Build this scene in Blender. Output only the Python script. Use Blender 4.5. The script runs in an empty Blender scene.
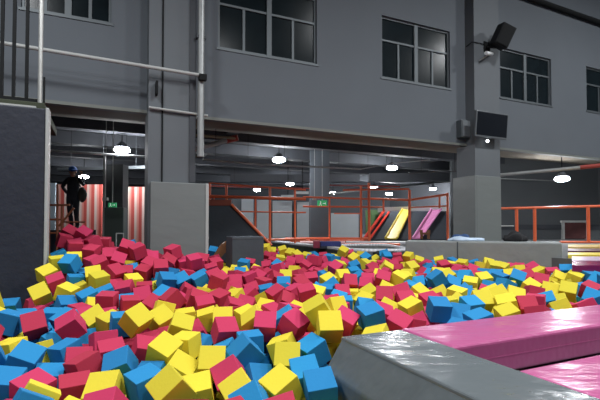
import bpy, bmesh, math, random
from mathutils import Vector, Matrix, Euler
random.seed(11)
SC = bpy.context.scene
COL = SC.collection
PI = math.pi
# ------------------------------------------------------------------ camera
FPX = 433.0
PITCH = math.radians(1.4)
PY0 = 226 - FPX * math.tan(PITCH)
EYE = 2.0
cam = bpy.data.cameras.new('camera')
cam.sensor_width = 36.0
cam.lens = FPX / 600 * 36
cam.shift_y = (PY0 - 200) / 600
cam.clip_end = 200
camo = bpy.data.objects.new('camera', cam)
camo.location = (0, 0, EYE)
camo.rotation_euler = (PI / 2 + PITCH, 0, 0)
COL.objects.link(camo)
SC.camera = camo
cp, sp = math.cos(PITCH), math.sin(PITCH)

def at(px, py, Y):
    """the place that stands at depth Y behind picture point px, py"""
    v = (PY0 - py) / FPX
    y = cp - v * sp
    return Vector(((px - 300) / FPX / y * Y, Y, EYE + (sp + v * cp) / y * Y))

# facade frame: s runs along the upper wall, t goes into the hall
UX, UY = 0.909 / math.hypot(.909, .416), 0.416 / math.hypot(.909, .416)
ROT = math.atan2(UY, UX)
T0 = 2.34 * UY + 9.3 * UX

def fw(s, t, z):
    t = T0 + t
    return Vector((UX * s - UY * t, UY * s + UX * t, z))

def onf(px, py, t):
    """s, z of the point of the plane t seen at px, py"""
    r = at(px, py, 1.0) - Vector((0, 0, EYE))
    k = (T0 + t) / (-UY * r.x + UX * r.y)
    return (UX * r.x + UY * r.y) * k, EYE + r.z * k

def pf(px, py, t):
    s, z = onf(px, py, t)
    return fw(s, t, z)

# ------------------------------------------------------------------ materials
MATS = {}
def mat(name, col, rough=.7, metal=0., spec=.5, noise=0., nscale=8., bump=0., bscale=60., island=0., emit=0., stretch=None):
    if name in MATS: return MATS[name]
    m = bpy.data.materials.new(name); m.use_nodes = True
    nt = m.node_tree; b = nt.nodes['Principled BSDF']
    b.inputs['Roughness'].default_value = rough
    b.inputs['Metallic'].default_value = metal
    b.inputs['Specular IOR Level'].default_value = spec
    c = (*col, 1)
    b.inputs['Base Color'].default_value = c
    tc = nt.nodes.new('ShaderNodeTexCoord')
    vec = tc.outputs['Object']
    if stretch:
        mp = nt.nodes.new('ShaderNodeMapping'); mp.inputs['Scale'].default_value = stretch
        nt.links.new(vec, mp.inputs['Vector']); vec = mp.outputs['Vector']
    if noise:
        n = nt.nodes.new('ShaderNodeTexNoise'); n.inputs['Scale'].default_value = nscale; n.inputs['Detail'].default_value = 4
        nt.links.new(vec, n.inputs['Vector'])
        mr = nt.nodes.new('ShaderNodeMapRange')
        mr.inputs['To Min'].default_value = 1 - noise; mr.inputs['To Max'].default_value = 1 + noise
        nt.links.new(n.outputs['Fac'], mr.inputs['Value'])
        mx = nt.nodes.new('ShaderNodeVectorMath'); mx.operation = 'SCALE'; mx.inputs[0].default_value = col
        nt.links.new(mr.outputs['Result'], mx.inputs['Scale'])
        nt.links.new(mx.outputs['Vector'], b.inputs['Base Color'])
    if island:
        g = nt.nodes.new('ShaderNodeNewGeometry'); h = nt.nodes.new('ShaderNodeHueSaturation')
        oi = nt.nodes.new('ShaderNodeObjectInfo'); ad = nt.nodes.new('ShaderNodeMath'); ad.operation = 'ADD'
        fr = nt.nodes.new('ShaderNodeMath'); fr.operation = 'FRACT'
        nt.links.new(g.outputs['Random Per Island'], ad.inputs[0]); nt.links.new(oi.outputs['Random'], ad.inputs[1])
        nt.links.new(ad.outputs[0], fr.inputs[0])
        r1 = nt.nodes.new('ShaderNodeMapRange'); r1.inputs['To Min'].default_value = .5 - island; r1.inputs['To Max'].default_value = .5 + island
        nt.links.new(fr.outputs[0], r1.inputs['Value']); nt.links.new(r1.outputs['Result'], h.inputs['Hue'])
        r2 = nt.nodes.new('ShaderNodeMapRange'); r2.inputs['To Min'].default_value = 1.12; r2.inputs['To Max'].default_value = .85
        nt.links.new(fr.outputs[0], r2.inputs['Value']); nt.links.new(r2.outputs['Result'], h.inputs['Value'])
        if noise: nt.links.new(mx.outputs['Vector'], h.inputs['Color'])
        else: h.inputs['Color'].default_value = c
        nt.links.new(h.outputs['Color'], b.inputs['Base Color'])
    if bump:
        n = nt.nodes.new('ShaderNodeTexNoise'); n.inputs['Scale'].default_value = bscale; n.inputs['Detail'].default_value = 3
        nt.links.new(vec, n.inputs['Vector'])
        bp = nt.nodes.new('ShaderNodeBump'); bp.inputs['Strength'].default_value = bump; bp.inputs['Distance'].default_value = .05
        nt.links.new(n.outputs['Fac'], bp.inputs['Height']); nt.links.new(bp.outputs['Normal'], b.inputs['Normal'])
    if emit:
        b.inputs['Emission Color'].default_value = c; b.inputs['Emission Strength'].default_value = emit
    MATS[name] = m
    return m

def stripes(name, c1, c2, period, w):
    """two colours in upright stripes along the panel's own x"""
    m = mat(name, c1, .6); nt = m.node_tree; b = nt.nodes['Principled BSDF']
    tc = nt.nodes.new('ShaderNodeTexCoord'); sx = nt.nodes.new('ShaderNodeSeparateXYZ')
    nt.links.new(tc.outputs['Object'], sx.inputs[0])
    d = nt.nodes.new('ShaderNodeMath'); d.operation = 'DIVIDE'; d.inputs[1].default_value = period; nt.links.new(sx.outputs['X'], d.inputs[0])
    f = nt.nodes.new('ShaderNodeMath'); f.operation = 'FRACT'; nt.links.new(d.outputs[0], f.inputs[0])
    g = nt.nodes.new('ShaderNodeValToRGB'); e = g.color_ramp.elements; g.color_ramp.interpolation = 'CONSTANT'
    e[0].position = 0; e[0].color = (*c1, 1); e[1].position = 1 - w; e[1].color = (*c2, 1)
    x = e.new((1 - w) * .55); x.color = (c1[0], c1[1] * .55, c1[2] * .5, 1)
    nt.links.new(f.outputs[0], g.inputs[0]); nt.links.new(g.outputs[0], b.inputs['Base Color'])
    return m

FAC = mat('facade_paint', (.112, .127, .146), .75, noise=.10, nscale=.7, bump=.03, bscale=30)
COLP = mat('column_paint', (.125, .138, .152), .75, noise=.08, nscale=1.2)
SOF = mat('soffit_bounce_tint', (.15, .13, .10), .85, noise=.25, nscale=2.)  # brown holds the reddish light bounced up onto the soffit
DARK = mat('dark_ceiling_paint', (.042, .046, .055), .9, noise=.2, nscale=1.)
DUCT = mat('dark_duct_metal', (.055, .06, .07), .6, .2, noise=.2, nscale=3.)
BWALL = mat('back_wall_paint', (.075, .08, .09), .85, noise=.15, nscale=.6)
FRAME = mat('window_aluminium', (.11, .125, .135), .5, .4)
GLASS = mat('dark_window_glass', (.006, .011, .014), .22, spec=.14, noise=.5, nscale=2.)
STEEL = mat('galvanised_steel', (.36, .37, .37), .42, .55, noise=.2, nscale=9.)
PALE = mat('pale_grey_paint', (.42, .43, .42), .6, noise=.1, nscale=8)
BLACK = mat('black_metal', (.009, .010, .011), .75, spec=.2)
BLACKP = mat('black_plastic', (.007, .008, .010), .7, spec=.25)
NAVY = mat('navy_vinyl', (.019, .022, .036), .55, noise=.25, nscale=6., bump=.1, bscale=14)
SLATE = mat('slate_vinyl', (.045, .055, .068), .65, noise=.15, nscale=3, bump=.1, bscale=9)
GREYV = mat('grey_vinyl', (.115, .132, .14), .27, spec=.7, noise=.08, nscale=3., bump=.45, bscale=3.2, stretch=(1, 1.8, 1))
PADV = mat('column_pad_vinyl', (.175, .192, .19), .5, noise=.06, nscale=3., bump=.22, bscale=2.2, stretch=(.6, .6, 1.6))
WALLV = mat('low_wall_vinyl', (.225, .245, .245), .45, noise=.1, nscale=2., bump=.4, bscale=3., stretch=(1, 1, 1.))
PINKV = mat('pink_vinyl', (.45, .095, .24), .28, spec=.65, noise=.07, nscale=3., bump=.45, bscale=2.8, stretch=(1, 2.5, 1))
ORANGE = mat('orange_steel', (.72, .13, .045), .45, noise=.1, nscale=12)
REDP = mat('red_pipe_paint', (.30, .035, .025), .5)
GREEN = mat('green_vinyl', (.07, .14, .05), .6)
OLIVE = mat('olive_mat', (.035, .042, .022), .8, noise=.3, nscale=5)
CM = {'M': mat('magenta_foam', (.47, .032, .085), .82, spec=.25, noise=.06, nscale=5, bump=.04, bscale=60, island=.006),
      'Y': mat('yellow_foam', (.68, .56, .04), .82, spec=.25, noise=.05, nscale=5, bump=.04, bscale=60, island=.004),
      'B': mat('blue_foam', (.018, .215, .47), .82, spec=.25, noise=.06, nscale=5, bump=.04, bscale=60, island=.004)}
WHITEV = mat('white_vinyl', (.62, .62, .66), .45, bump=.1)
PINKW = mat('pale_pink_vinyl', (.62, .36, .36), .5)
YELV = mat('yellow_vinyl', (.75, .58, .06), .45)
SLPINK = mat('slide_pink_vinyl', (.70, .25, .50), .45)
TRAMP = mat('trampoline_mesh', (.012, .02, .018), .8)
BROWN = mat('brown_plywood', (.17, .07, .025), .6, noise=.3, nscale=9)
LAMPE = mat('lamp_diffuser', (.93, .96, 1.), emit=260.)
LEDW = mat('small_white_light', (.9, .95, 1.), emit=5.)
EXITG = mat('exit_sign_green', (.03, .45, .16), emit=.35)
EXITW = mat('exit_sign_white', (.8, .9, .85), emit=.4)

# ------------------------------------------------------------------ mesh helpers
def box(bm, c, size, rot=None, bev=0.):
    g = bmesh.ops.create_cube(bm, size=1.0)['verts']
    bmesh.ops.scale(bm, vec=size, verts=g)
    if bev:
        ed = list({e for v in g for e in v.link_edges})
        r = bmesh.ops.bevel(bm, geom=ed, offset=bev, segments=2, affect='EDGES', profile=.6)
        g = list({v for v in r['verts']} | {v for v in g if v.is_valid})
    if rot is not None: bmesh.ops.rotate(bm, verts=g, cent=(0, 0, 0), matrix=rot)
    bmesh.ops.translate(bm, verts=g, vec=c)
    return g
RF = Matrix.Rotation(ROT, 3, 'Z')
def fbox(bm, s0, s1, t0, t1, z0, z1, bev=0.):
    return box(bm, fw((s0 + s1) / 2, (t0 + t1) / 2, (z0 + z1) / 2), (abs(s1 - s0), abs(t1 - t0), abs(z1 - z0)), RF, bev)
def tube(bm, a, b, r, n=10):
    a, b = Vector(a), Vector(b); d = b - a
    g = bmesh.ops.create_cone(bm, cap_ends=True, segments=n, radius1=r, radius2=r, depth=d.length)['verts']
    bmesh.ops.rotate(bm, verts=g, cent=(0, 0, 0), matrix=d.to_track_quat('Z', 'Y').to_matrix())
    bmesh.ops.translate(bm, verts=g, vec=(a + b) / 2)
    return g
def path(bm, pts, r, n=8):
    for a, b in zip(pts, pts[1:]): tube(bm, a, b, r, n)
    for p in pts[1:-1]:
        g = bmesh.ops.create_icosphere(bm, subdivisions=2, radius=r)['verts']; bmesh.ops.translate(bm, verts=g, vec=p)
def prism(bm, pts, vec):
    """closed polygon pts pushed along vec"""
    vec = Vector(vec)
    a = [bm.verts.new(p) for p in pts]; b = [bm.verts.new(Vector(p) + vec) for p in pts]
    n = len(pts)
    bm.faces.new(a[::-1]); bm.faces.new(b)
    for i in range(n): bm.faces.new((a[i], a[(i + 1) % n], b[(i + 1) % n], b[i]))
def BM(): return bmesh.new()
def obj(name, bm, m, parent=None, bevel=0., smooth=False, rot=0.):
    """link the world-space mesh bm as one object with its origin at its base (or as a part of parent)"""
    bmesh.ops.recalc_face_normals(bm, faces=bm.faces)
    me = bpy.data.meshes.new(name)
    if parent is not None: org = parent.get('_o'); org = Vector(org)
    else:
        vs = [v.co for v in bm.verts]
        lo = Vector([min(v[i] for v in vs) for i in range(3)]); hi = Vector([max(v[i] for v in vs) for i in range(3)])
        org = Vector(((lo.x + hi.x) / 2, (lo.y + hi.y) / 2, lo.z))
    bmesh.ops.translate(bm, verts=bm.verts, vec=-org)
    if rot: bmesh.ops.rotate(bm, verts=bm.verts, cent=(0, 0, 0), matrix=Matrix.Rotation(-rot, 3, 'Z'))
    bm.to_mesh(me); bm.free()
    if m is not None: me.materials.append(m)
    o = bpy.data.objects.new(name, me); COL.objects.link(o)
    if parent is not None: o.parent = parent; o['_o'] = tuple(org)
    else: o.location = org; o['_o'] = tuple(org)
    if rot: o.rotation_euler.z = rot
    if bevel:
        b = o.modifiers.new('soft_edge', 'BEVEL'); b.width = bevel; b.segments = 3; b.limit_method = 'ANGLE'
    if smooth:
        for p in me.polygons: p.use_smooth = True
    return o
def tag(o, label, cat, group=None, kind=None):
    if label: o['label'] = label
    if cat: o['category'] = cat
    if group: o['group'] = group
    if kind: o['kind'] = kind
    return o
def thing(name, label, cat, loc, group=None, kind=None):
    o = bpy.data.objects.new(name, None); COL.objects.link(o); o.location = loc; o.empty_display_size = .1
    o['_o'] = tuple(loc)
    return tag(o, label, cat, group, kind)
def struct(name, bm, m, parent=None, **k):
    o = obj(name, bm, m, parent, **k)
    if parent is None: o['kind'] = 'structure'
    return o
# ================================================================== the building
# floor and pit bed
bm = BM(); box(bm, (2, 16, -.1), (60, 50, .2)); struct('floor', bm, BWALL)
bm = BM(); box(bm, (2, 8, 12.0), (60, 40, .2)); struct('ceiling', bm, DARK)
# hall under the gallery
S_MIN, S_MAX, Z_TOP = -9.0, 20.0, 11.9
_, ZB1 = onf(300, 127.5, 0)
_, ZB2 = onf(560, 154.5, 0)
ZB = (ZB1 + ZB2) / 2
holes = []   # s0, s1, z0, z1
def hole(pl, pr, pxb, pyb, pxt=None, pyt=None, ztop=None):
    s0, _ = onf(pl, 60, 0); s1, _ = onf(pr, 60, 0)
    z0 = onf(pxb, pyb, 0)[1]
    z1 = ztop if ztop else onf(pxt, pyt, 0)[1]
    holes.append((s0, s1, z0, z1)); return holes[-1]
W2 = hole(382, 450, 382, 77, 382, 15)
W3 = hole(500, 551, 500, 97, 500, 47)
W1 = hole(218, 317, 268, 56, ztop=onf(268, 56, 0)[1] + W2[3] - W2[2])
W0 = hole(20, 111, 75, 17, ztop=onf(75, 17, 0)[1] + W2[3] - W2[2])
W4 = hole(586, 640, 590, 111, 590, 67)
bm = BM()
hs = sorted(holes)
edge = S_MIN
for s0, s1, z0, z1 in hs:
    fbox(bm, edge, s0, 0, .3, ZB, Z_TOP)
    fbox(bm, s0, s1, 0, .3, ZB, z0); fbox(bm, s0, s1, 0, .3, z1, Z_TOP)
    edge = s1
fbox(bm, edge, S_MAX, 0, .3, ZB, Z_TOP)
struct('wall_facade', bm, FAC)
bm = BM(); fbox(bm, S_MIN, S_MAX, -.04, .02, ZB - .045, ZB + .02); struct('trim_1', bm, mat('edge_trim_paint', (.17, .18, .165), .7))
bm = BM(); fbox(bm, S_MIN, S_MAX, .3, 1.05, ZB + .02, ZB + .9); struct('trim_2', bm, SOF)
bm = BM(); fbox(bm, S_MIN, S_MAX, .31, 26, 5.3, 5.5); struct('ceiling_gallery', bm, DARK)
# window frames and panes
for n, (s0, s1, z0, z1) in enumerate([W0, W1, W2, W3, W4], 1):
    w = thing('window_%d' % n, None, None, fw((s0 + s1) / 2, .12, z0), kind='structure')
    zm = z0 + (z1 - z0) * .62; sm = (s0 + s1) / 2; f = .05
    bm = BM()
    for a in (s0 + f / 2, s1 - f / 2): fbox(bm, a - f / 2, a + f / 2, .06, .14, z0, z1)
    fbox(bm, sm - .06, sm + .06, .05, .15, z0, z1)
    for z in (z0 + f / 2, z1 - f / 2, zm): fbox(bm, s0, s1, .061, .139, z - f / 2, z + f / 2)
    for h0, h1 in ((s0, sm), (sm, s1)):
        q = (h0 + h1) / 2; fbox(bm, q - .03, q + .03, .07, .13, z0, zm)
    obj('window_frame', bm, FRAME, w)
    for h0, h1 in ((s0, sm), (sm, s1)):
        q = (h0 + h1) / 2
        for a, b, c, d in ((h0, q, z0, zm), (q, h1, z0, zm), (h0, h1, zm, z1)):
            bm = BM(); fbox(bm, a + .03, b - .03, .095, .105, c + .02, d - .02); obj('pane', bm, GLASS, w)
    bm = BM(); fbox(bm, s0 - .04, s1 + .04, -.02, .06, z0 - .05, z0); obj('window_sill', bm, FRAME, w)
    bm = BM(); fbox(bm, s0, s1, .31, .33, z0, z1); obj('dark_room_backing', bm, DARK, w)  # added dark sheet stands in for the unlit room behind the panes
# columns
cA0, cA1 = onf(148.5, 100, -.34)[0], onf(196, 100, -.34)[0]
cB0, cB1 = onf(475, 150, -.34)[0], onf(500, 150, -.34)[0]
for i, (a, b) in enumerate(((cA0, cA1), (cB0, cB1))):
    bm = BM(); fbox(bm, a, b, -.34, -.001, 0, Z_TOP); fbox(bm, a, b, -.001, .36, 0, ZB - .05)
    struct('column', bm, COLP)
s162 = onf(162.5, 100, -.36)[0]
bm = BM(); fbox(bm, s162 - .015, s162 + .015, -.36, -.34, 1.5, Z_TOP); struct('trim_3', bm, BLACK)
s193 = onf(193, 100, -.36)[0]
bm = BM(); fbox(bm, s193 - .07, s193 + .06, -.37, -.34, 2.9, Z_TOP); struct('trim_4', bm, DUCT)  # dark strip down the column beside the upright pipe
# beams of the gallery ceiling, lit from the hall
k = 5
for t, zz, h, m in ((2.2, 4.68, .3, SOF), (4.2, 4.75, .45, DARK), (6.5, 4.7, .4, DUCT), (9.5, 4.7, .4, DARK), (13, 4.75, .4, DUCT), (17, 4.75, .4, DARK), (21, 4.75, .4, DUCT)):
    bm = BM(); fbox(bm, S_MIN - 4, S_MAX, t, t + .4, zz, 5.35 if zz + h > 5.3 else zz + h); struct('trim_%d' % k, bm, m); k += 1
for s in (-6.2, 3.6, 13.5):
    bm = BM(); fbox(bm, s, s + .35, 1.06, 25, 4.95, 5.3); struct('trim_%d' % k, bm, DARK); k += 1
# outer walls
bm = BM(); box(bm, (0, 33.2, 3), (60, .3, 6)); struct('wall_back', bm, BWALL)
bm = BM(); box(bm, (15.5, 19.3, 2.65), (17.5, .3, 5.3)); struct('wall_back_right', bm, mat('right_wall_paint', (.075, .083, .09), .85, noise=.15, nscale=.8))
bm = BM(); box(bm, (15.5, 19.13, 1.95), (17.5, .04, .22)); struct('trim_%d' % k, bm, DARK); k += 1
bm = BM(); fbox(bm, -10.5, -4.2, 7.7, 7.9, 0, 5.3); struct('wall_back_left', bm, BWALL)
bm = BM(); fbox(bm, S_MIN - .3, S_MIN, -12, 26, 0, 11.9); struct('wall_left', bm, BWALL)
bm = BM(); fbox(bm, S_MAX, S_MAX + .3, -14, 26, 0, 11.9); struct('wall_right', bm, BWALL)
bm = BM(); box(bm, (2, -8.6, 5.95), (60, .3, 11.9)); struct('wall_rear', bm, FAC)
# raised deck of the trampoline hall and the bed under the foam
DZ = 1.42
poly = [(.97, 10.5), (1.02, 9.3), (2.2, 9.05), (4.35, 8.45), (4.95, 7.35), (7.2, 6.6), (14, 9), (24, 14), (24, 33), (-7, 33), (-7, 19.5), (-2.4, 19.5)]
bm = BM(); prism(bm, [(x, y, 0) for x, y in poly], (0, 0, DZ)); struct('floor_deck', bm, mat('deck_carpet', (.10, .105, .11), .8, noise=.2, nscale=3))
# ================================================================== things on the facade
def lamp_px(px, py, Y, r, label):
    c = at(px, py, Y); r *= .8
    o = thing('ceiling_lamp', label, 'ceiling lamp', c, 'bright lamps under the gallery ceiling')
    bm = BM(); g = bmesh.ops.create_uvsphere(bm, u_segments=20, v_segments=10, radius=r)['verts']
    bmesh.ops.scale(bm, vec=(1, 1, .38), verts=g); bmesh.ops.translate(bm, verts=g, vec=c)
    obj('diffuser', bm, LAMPE, o, smooth=True)
    bm = BM(); g = bmesh.ops.create_cone(bm, cap_ends=True, segments=20, radius1=r * .85, radius2=r * .3, depth=r * .7)['verts']
    bmesh.ops.translate(bm, verts=g, vec=c + Vector((0, 0, r * .68))); obj('reflector', bm, DUCT, o)
    bm = BM(); tube(bm, c + Vector((0, 0, r * .9)), (c.x, c.y, 5.32), .015, 6); obj('stem', bm, BLACK, o)
    return o
for a in ((279, 160, 15.7, .30, 'large round white lamp glowing above the orange rails beside the padded column'),
          (122, 150, 13.0, .29, 'large white lamp glowing above the person and the striped panels'),
          (392, 168, 18.0, .28, 'large white lamp glowing high above the yellow slide'),
          (562, 179, 15.0, .29, 'large white lamp glowing above the door behind the orange railing'),
          (290, 184, 24.0, .27, 'small white lamp directly below the largest hanging lamp'),
          (333, 193, 28.0, .27, 'small white lamp just beside the dark distant column'),
          (374, 187, 26.0, .27, 'small white lamp, upper one of the pair over the red slide'),
          (389, 194, 29.0, .29, 'small white lamp, lower one of the pair over the yellow slide'),
          (433, 189, 27.0, .26, 'small white lamp above the pink slide'),
          (257, 190, 26.0, .26, 'small white lamp right behind the orange rail over the dark ramp'),
          (191, 181, 20.0, .17, 'small white lamp peeping out beside the pole of the padded column'),
          (84, 177, 19.0, .24, 'small white lamp behind the person above the striped panel'),):
    lamp_px(*a)

# pad round column one
a0, a1 = onf(150, 220, -.46)[0], onf(207, 220, -.46)[0]
zt = onf(180, 182.5, -.46)[1]
o = thing('column_padding', 'tall grey padded cover wrapped round the big column behind the cubes', 'padding', fw((a0 + a1) / 2, .1, 0))
bm = BM(); fbox(bm, a0, a1, -.46, -.345, 0, zt); obj('front_panel', bm, PADV, o, bevel=.02)
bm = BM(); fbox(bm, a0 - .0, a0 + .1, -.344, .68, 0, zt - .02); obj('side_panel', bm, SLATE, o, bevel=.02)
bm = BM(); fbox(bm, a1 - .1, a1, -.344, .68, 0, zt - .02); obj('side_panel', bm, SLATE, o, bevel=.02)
bm = BM(); fbox(bm, a1 - .03, a1 + .03, -.475, -.43, .9, zt); obj('corner_piping', bm, PALE, o)
# pad round column two
a0, a1 = onf(477, 220, -.42)[0], onf(501.5, 220, -.42)[0]
zt = onf(488, 176, -.42)[1]
o = thing('column_padding', 'tall pale grey padded cover on the column under the wall screen', 'padding', fw((a0 + a1) / 2, .1, DZ))
bm = BM(); fbox(bm, a0, a1, -.42, -.345, DZ, zt); obj('front_panel', bm, PADV, o, bevel=.015)
bm = BM(); fbox(bm, a0 - .06, a0, -.42, .43, DZ, zt); obj('side_panel', bm, PADV, o, bevel=.015)
bm = BM(); fbox(bm, a1 - .03, a1 + .04, -.344, .43, DZ, zt); obj('side_panel', bm, PADV, o, bevel=.015)

# pipes and conduits
bm = BM(); b = pf(200.5, 182, -.44); s_p = onf(200.5, 150, -.46)[0]
tube(bm, fw(s_p, -.46, 2.95 if 0 else zt), fw(s_p, -.46, 9.15), .068, 14)
o = tag(obj('drain_pipe', bm, STEEL), 'thick upright silver pipe running down beside the big column', 'pipe')
for z in (5.9, 7.3):
    bm = BM(); fbox(bm, s_p - .1, s_p + .1, -.50, -.35, z, z + .05); obj('clamp', bm, DUCT, o)
o = None
bm = BM(); p0 = onf(-25, 38.5, -.55); p1 = onf(205, 76, -.55)
tube(bm, fw(p0[0], -.55, p0[1]), fw(p1[0], -.55, p1[1]), .036, 10)
o = tag(obj('conduit', bm, PALE), 'pale conduit crossing the wall from the tower railing to the silver pipe', 'pipe')
bm = BM(); q = onf(157, 80, -.5); fbox(bm, q[0] - .02, q[0] + .02, -.54, -.35, q[1] - .28, q[1] - .02); obj('bracket', bm, BLACK, o)
bm = BM(); q = onf(203, 78, -.5); fbox(bm, q[0] - .1, q[0] + .05, -.64, -.53, q[1] - .08, q[1] + .04); obj('end_cap', bm, BLACK, o)
bm = BM(); p0 = onf(149, 107, -.42); p1 = onf(208, 115.5, -.42)
tube(bm, fw(p0[0], -.40, p0[1]), fw(p1[0], -.40, p1[1]), .026, 8)
tag(obj('conduit', bm, PALE), 'thin pale conduit across the big column at the gallery edge', 'pipe')
bm = BM(); p0 = onf(510, -8, -.07); p1 = onf(640, 37, -.07)
tube(bm, fw(p0[0], -.09, p0[1]), fw(p1[0], -.09, p1[1]), .085, 10)
tag(obj('conduit', bm, BLACK), 'dark slanting cable pipe high on the wall above the paired windows', 'pipe')

# loudspeaker on bracket
t = -.75
c = pf(502.5, 36.5, t)
o = thing('loudspeaker', 'black box loudspeaker tilted on a wall bracket above the screen', 'speaker', c)
bm = BM(); R = Matrix.Rotation(ROT - .25, 3, 'Z') @ Matrix.Rotation(math.radians(22), 3, 'Y') @ Matrix.Rotation(math.radians(12), 3, 'X')
box(bm, c, (.42, .36, .60), R, .02); obj('cabinet', bm, BLACKP, o)
bm = BM(); box(bm, c + R @ Vector((0, -.19, 0)), (.36, .02, .54), R, .005); obj('grille', bm, BLACK, o)
bm = BM(); a = c + R @ Vector((0, .1, -.3)); tube(bm, a, pf(489, 47, -.5), .035); tube(bm, pf(489, 47, -.5), pf(487, 47, -.375), .03); fbox(bm, onf(484, 50, -.36)[0], onf(490, 50, -.36)[0], -.37, -.345, onf(487, 52, -.36)[1], onf(487, 42, -.36)[1]); obj('bracket', bm, BLACK, o)
o = thing('security_camera', 'small white security camera on a thin arm below the loudspeaker', 'camera', pf(489, 54, -.5))
bm = BM(); tube(bm, pf(486, 53, -.62), pf(492, 54, -.50), .05, 12); obj('housing', bm, mat('white_plastic', (.8, .82, .84), .4), o)
bm = BM(); tube(bm, pf(479, 61, -.35), pf(488, 55, -.52), .018, 8); obj('arm', bm, PALE, o)
bm = BM(); path(bm, [pf(466, 47, -.03), pf(472, 42, -.36), pf(480, 43, -.36), pf(487, 46, -.37)], .012, 6)
tag(obj('speaker_cable', bm, BLACK), 'thin black cable looping over the column corner to the loudspeaker', 'cable')
# screen
c = pf(491.5, 125, -.55)
o = thing('wall_television', 'large black flat screen hung on the column at the gallery edge', 'television', c)
wz = 1
s0, z0 = onf(475.5, 137, -.62); s1, z1 = onf(507, 114, -.62)
R = RF @ Matrix.Rotation(math.radians(5), 3, 'X')
zc = (onf(491, 112.6, -.6)[1] + onf(491, 138, -.6)[1]) / 2; hh = onf(491, 112.6, -.6)[1] - onf(491, 138, -.6)[1]
cc = fw((s0 + s1) / 2, -.6, zc)
bm = BM(); box(bm, cc, (s1 - s0, .07, hh), R, .01); obj('bezel', bm, mat('screen_bezel', (.10, .11, .12), .4), o)
bm = BM(); box(bm, cc + R @ Vector((0.01, -.034, .01)), (s1 - s0 - .07, .012, hh - .09), R); obj('screen', bm, mat('black_screen_glass', (.006, .008, .012), .2), o)
bm = BM(); box(bm, cc + RF @ Vector((0, .12, 0)), (.3, .2, .3), RF); obj('wall_bracket', bm, BLACK, o)
q = pf(487.5, 141, -.5); bm = BM(); bmesh.ops.create_icosphere(bm, subdivisions=2, radius=.045, matrix=Matrix.Translation(q)); o = tag(obj('indicator_light', bm, LEDW), 'tiny white light on a stub under the black wall screen', 'light')
bm = BM(); tube(bm, q, pf(487.5, 139.5, -.33), .015, 6); obj('stub', bm, BLACK, o)
s0, zz = onf(460.5, 137, -.16); s1, z1 = onf(469.5, 121, -.16)
bm = BM(); fbox(bm, s0, s1, -.2, -.001, zz, z1, .01); o = tag(obj('junction_box', bm, FRAME), 'grey junction box on the wall beside the black screen', 'box')
bm = BM(); fbox(bm, s0 + .03, s1 - .03, -.215, -.2, zz + .03, z1 - .03); obj('lid', bm, COLP, o)

# ================================================================== padded tower with railing
TP = at(44, 226, 5.0); TS = UX * TP.x + UY * TP.y; TT = -UY * TP.x + UX * TP.y - T0
ZTW = onf(45, 108.5, TT)[1]
o = thing('padded_tower', 'tall dark navy padded platform wall rising out of the foam cubes', 'padded platform', fw(TS - 1.5, TT + .2, 0))
bm = BM(); fbox(bm, TS - 3.6, TS, TT, TT + .40, 0, ZTW, .015); obj('navy_pad', bm, NAVY, o)
bm = BM(); fbox(bm, TS, TS + .035, TT - .01, TT + .2, .6, ZTW + .01, .01); obj('edge_strip', bm, PALE, o)
bm = BM(); fbox(bm, TS - 3.6, TS - .1, TT + .01, TT + .06, ZTW, ZTW + .02); obj('top_trim', bm, PALE, o)
bm = BM(); fbox(bm, TS - 3.6, TS - .02, TT + .08, TT + 1.6, ZTW - .02, ZTW + .085, .01); obj('platform_mat', bm, OLIVE, o)
# posts carrying the platform from behind
bm = BM(); fbox(bm, TS - 3.6, TS - .55, TT + .5, TT + 1.5, 0, ZTW - .03); obj('platform_core', bm, NAVY, o)
o = thing('platform_railing', 'black upright railing bars standing on the navy padded platform', 'railing', fw(TS - 1, TT + .15, ZTW + .085))
zr = ZTW + .085
bm = BM(); fbox(bm, TS - 3.5, TS - .06, TT + .12, TT + .17, zr, zr + .045); obj('bottom_rail', bm, BLACK, o)
for px in (-22, -10, 2, 14, 27):
    s = onf(px, 60, TT + .145)[0]
    bm = BM(); fbox(bm, s - .016, s + .016, TT + .12, TT + .17, zr + .04, 5.6); obj('bar', bm, BLACK, o)
bm = BM(); fbox(bm, TS - 3.5, TS - .06, TT + .12, TT + .17, 5.6, 5.65); obj('top_rail', bm, BLACK, o)
s = onf(40.5, 60, TT + .11)[0]
bm = BM(); tube(bm, fw(s, TT + .11, ZTW + .02), fw(s, TT + .11, 8.9), .024, 12)
o = tag(obj('steel_post', bm, mat('bright_steel', (.5, .5, .48), .35, .5, noise=.4, nscale=3)), 'bright silver post rising from the corner of the navy platform', 'post')
bm = BM(); fbox(bm, s + .03, s + .05, TT + .11, TT + .14, ZTW + .02, ZTW + .4); obj('side_bracket', bm, BLACK, o)

# ================================================================== mats at the front
def fl(s, t): return s, t - T0      # local t counted from the camera
BS0, BS1 = 1.35, 1.81
o = thing('padded_beam', 'long grey vinyl padded beam with a slanting side beside the pink mats', 'padded mat', fw(1.55, .8 - T0, 0))
HM = EYE - .68
def grid_surface(bm, f, nu, nv):
    vs = [[bm.verts.new(f(i / nu, j / nv)) for j in range(nv + 1)] for i in range(nu + 1)]
    for i in range(nu):
        for j in range(nv): bm.faces.new((vs[i][j], vs[i + 1][j], vs[i + 1][j + 1], vs[i][j + 1]))
def prof(pts, t0, t1, bm):
    prism(bm, [fw(s, t0 - T0, z) for s, z in pts], fw(0, t1, 0) - fw(0, t0, 0))
bm = BM(); prof([(BS0 - .12, HM - .19), (BS0, HM - .012), (BS0 + .01, HM - .03), (BS0 + .01, 0), (BS0 - .12, 0)], -1.2, 2.33, bm); obj('slanted_side', bm, GREYV, o, bevel=.012)
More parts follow.
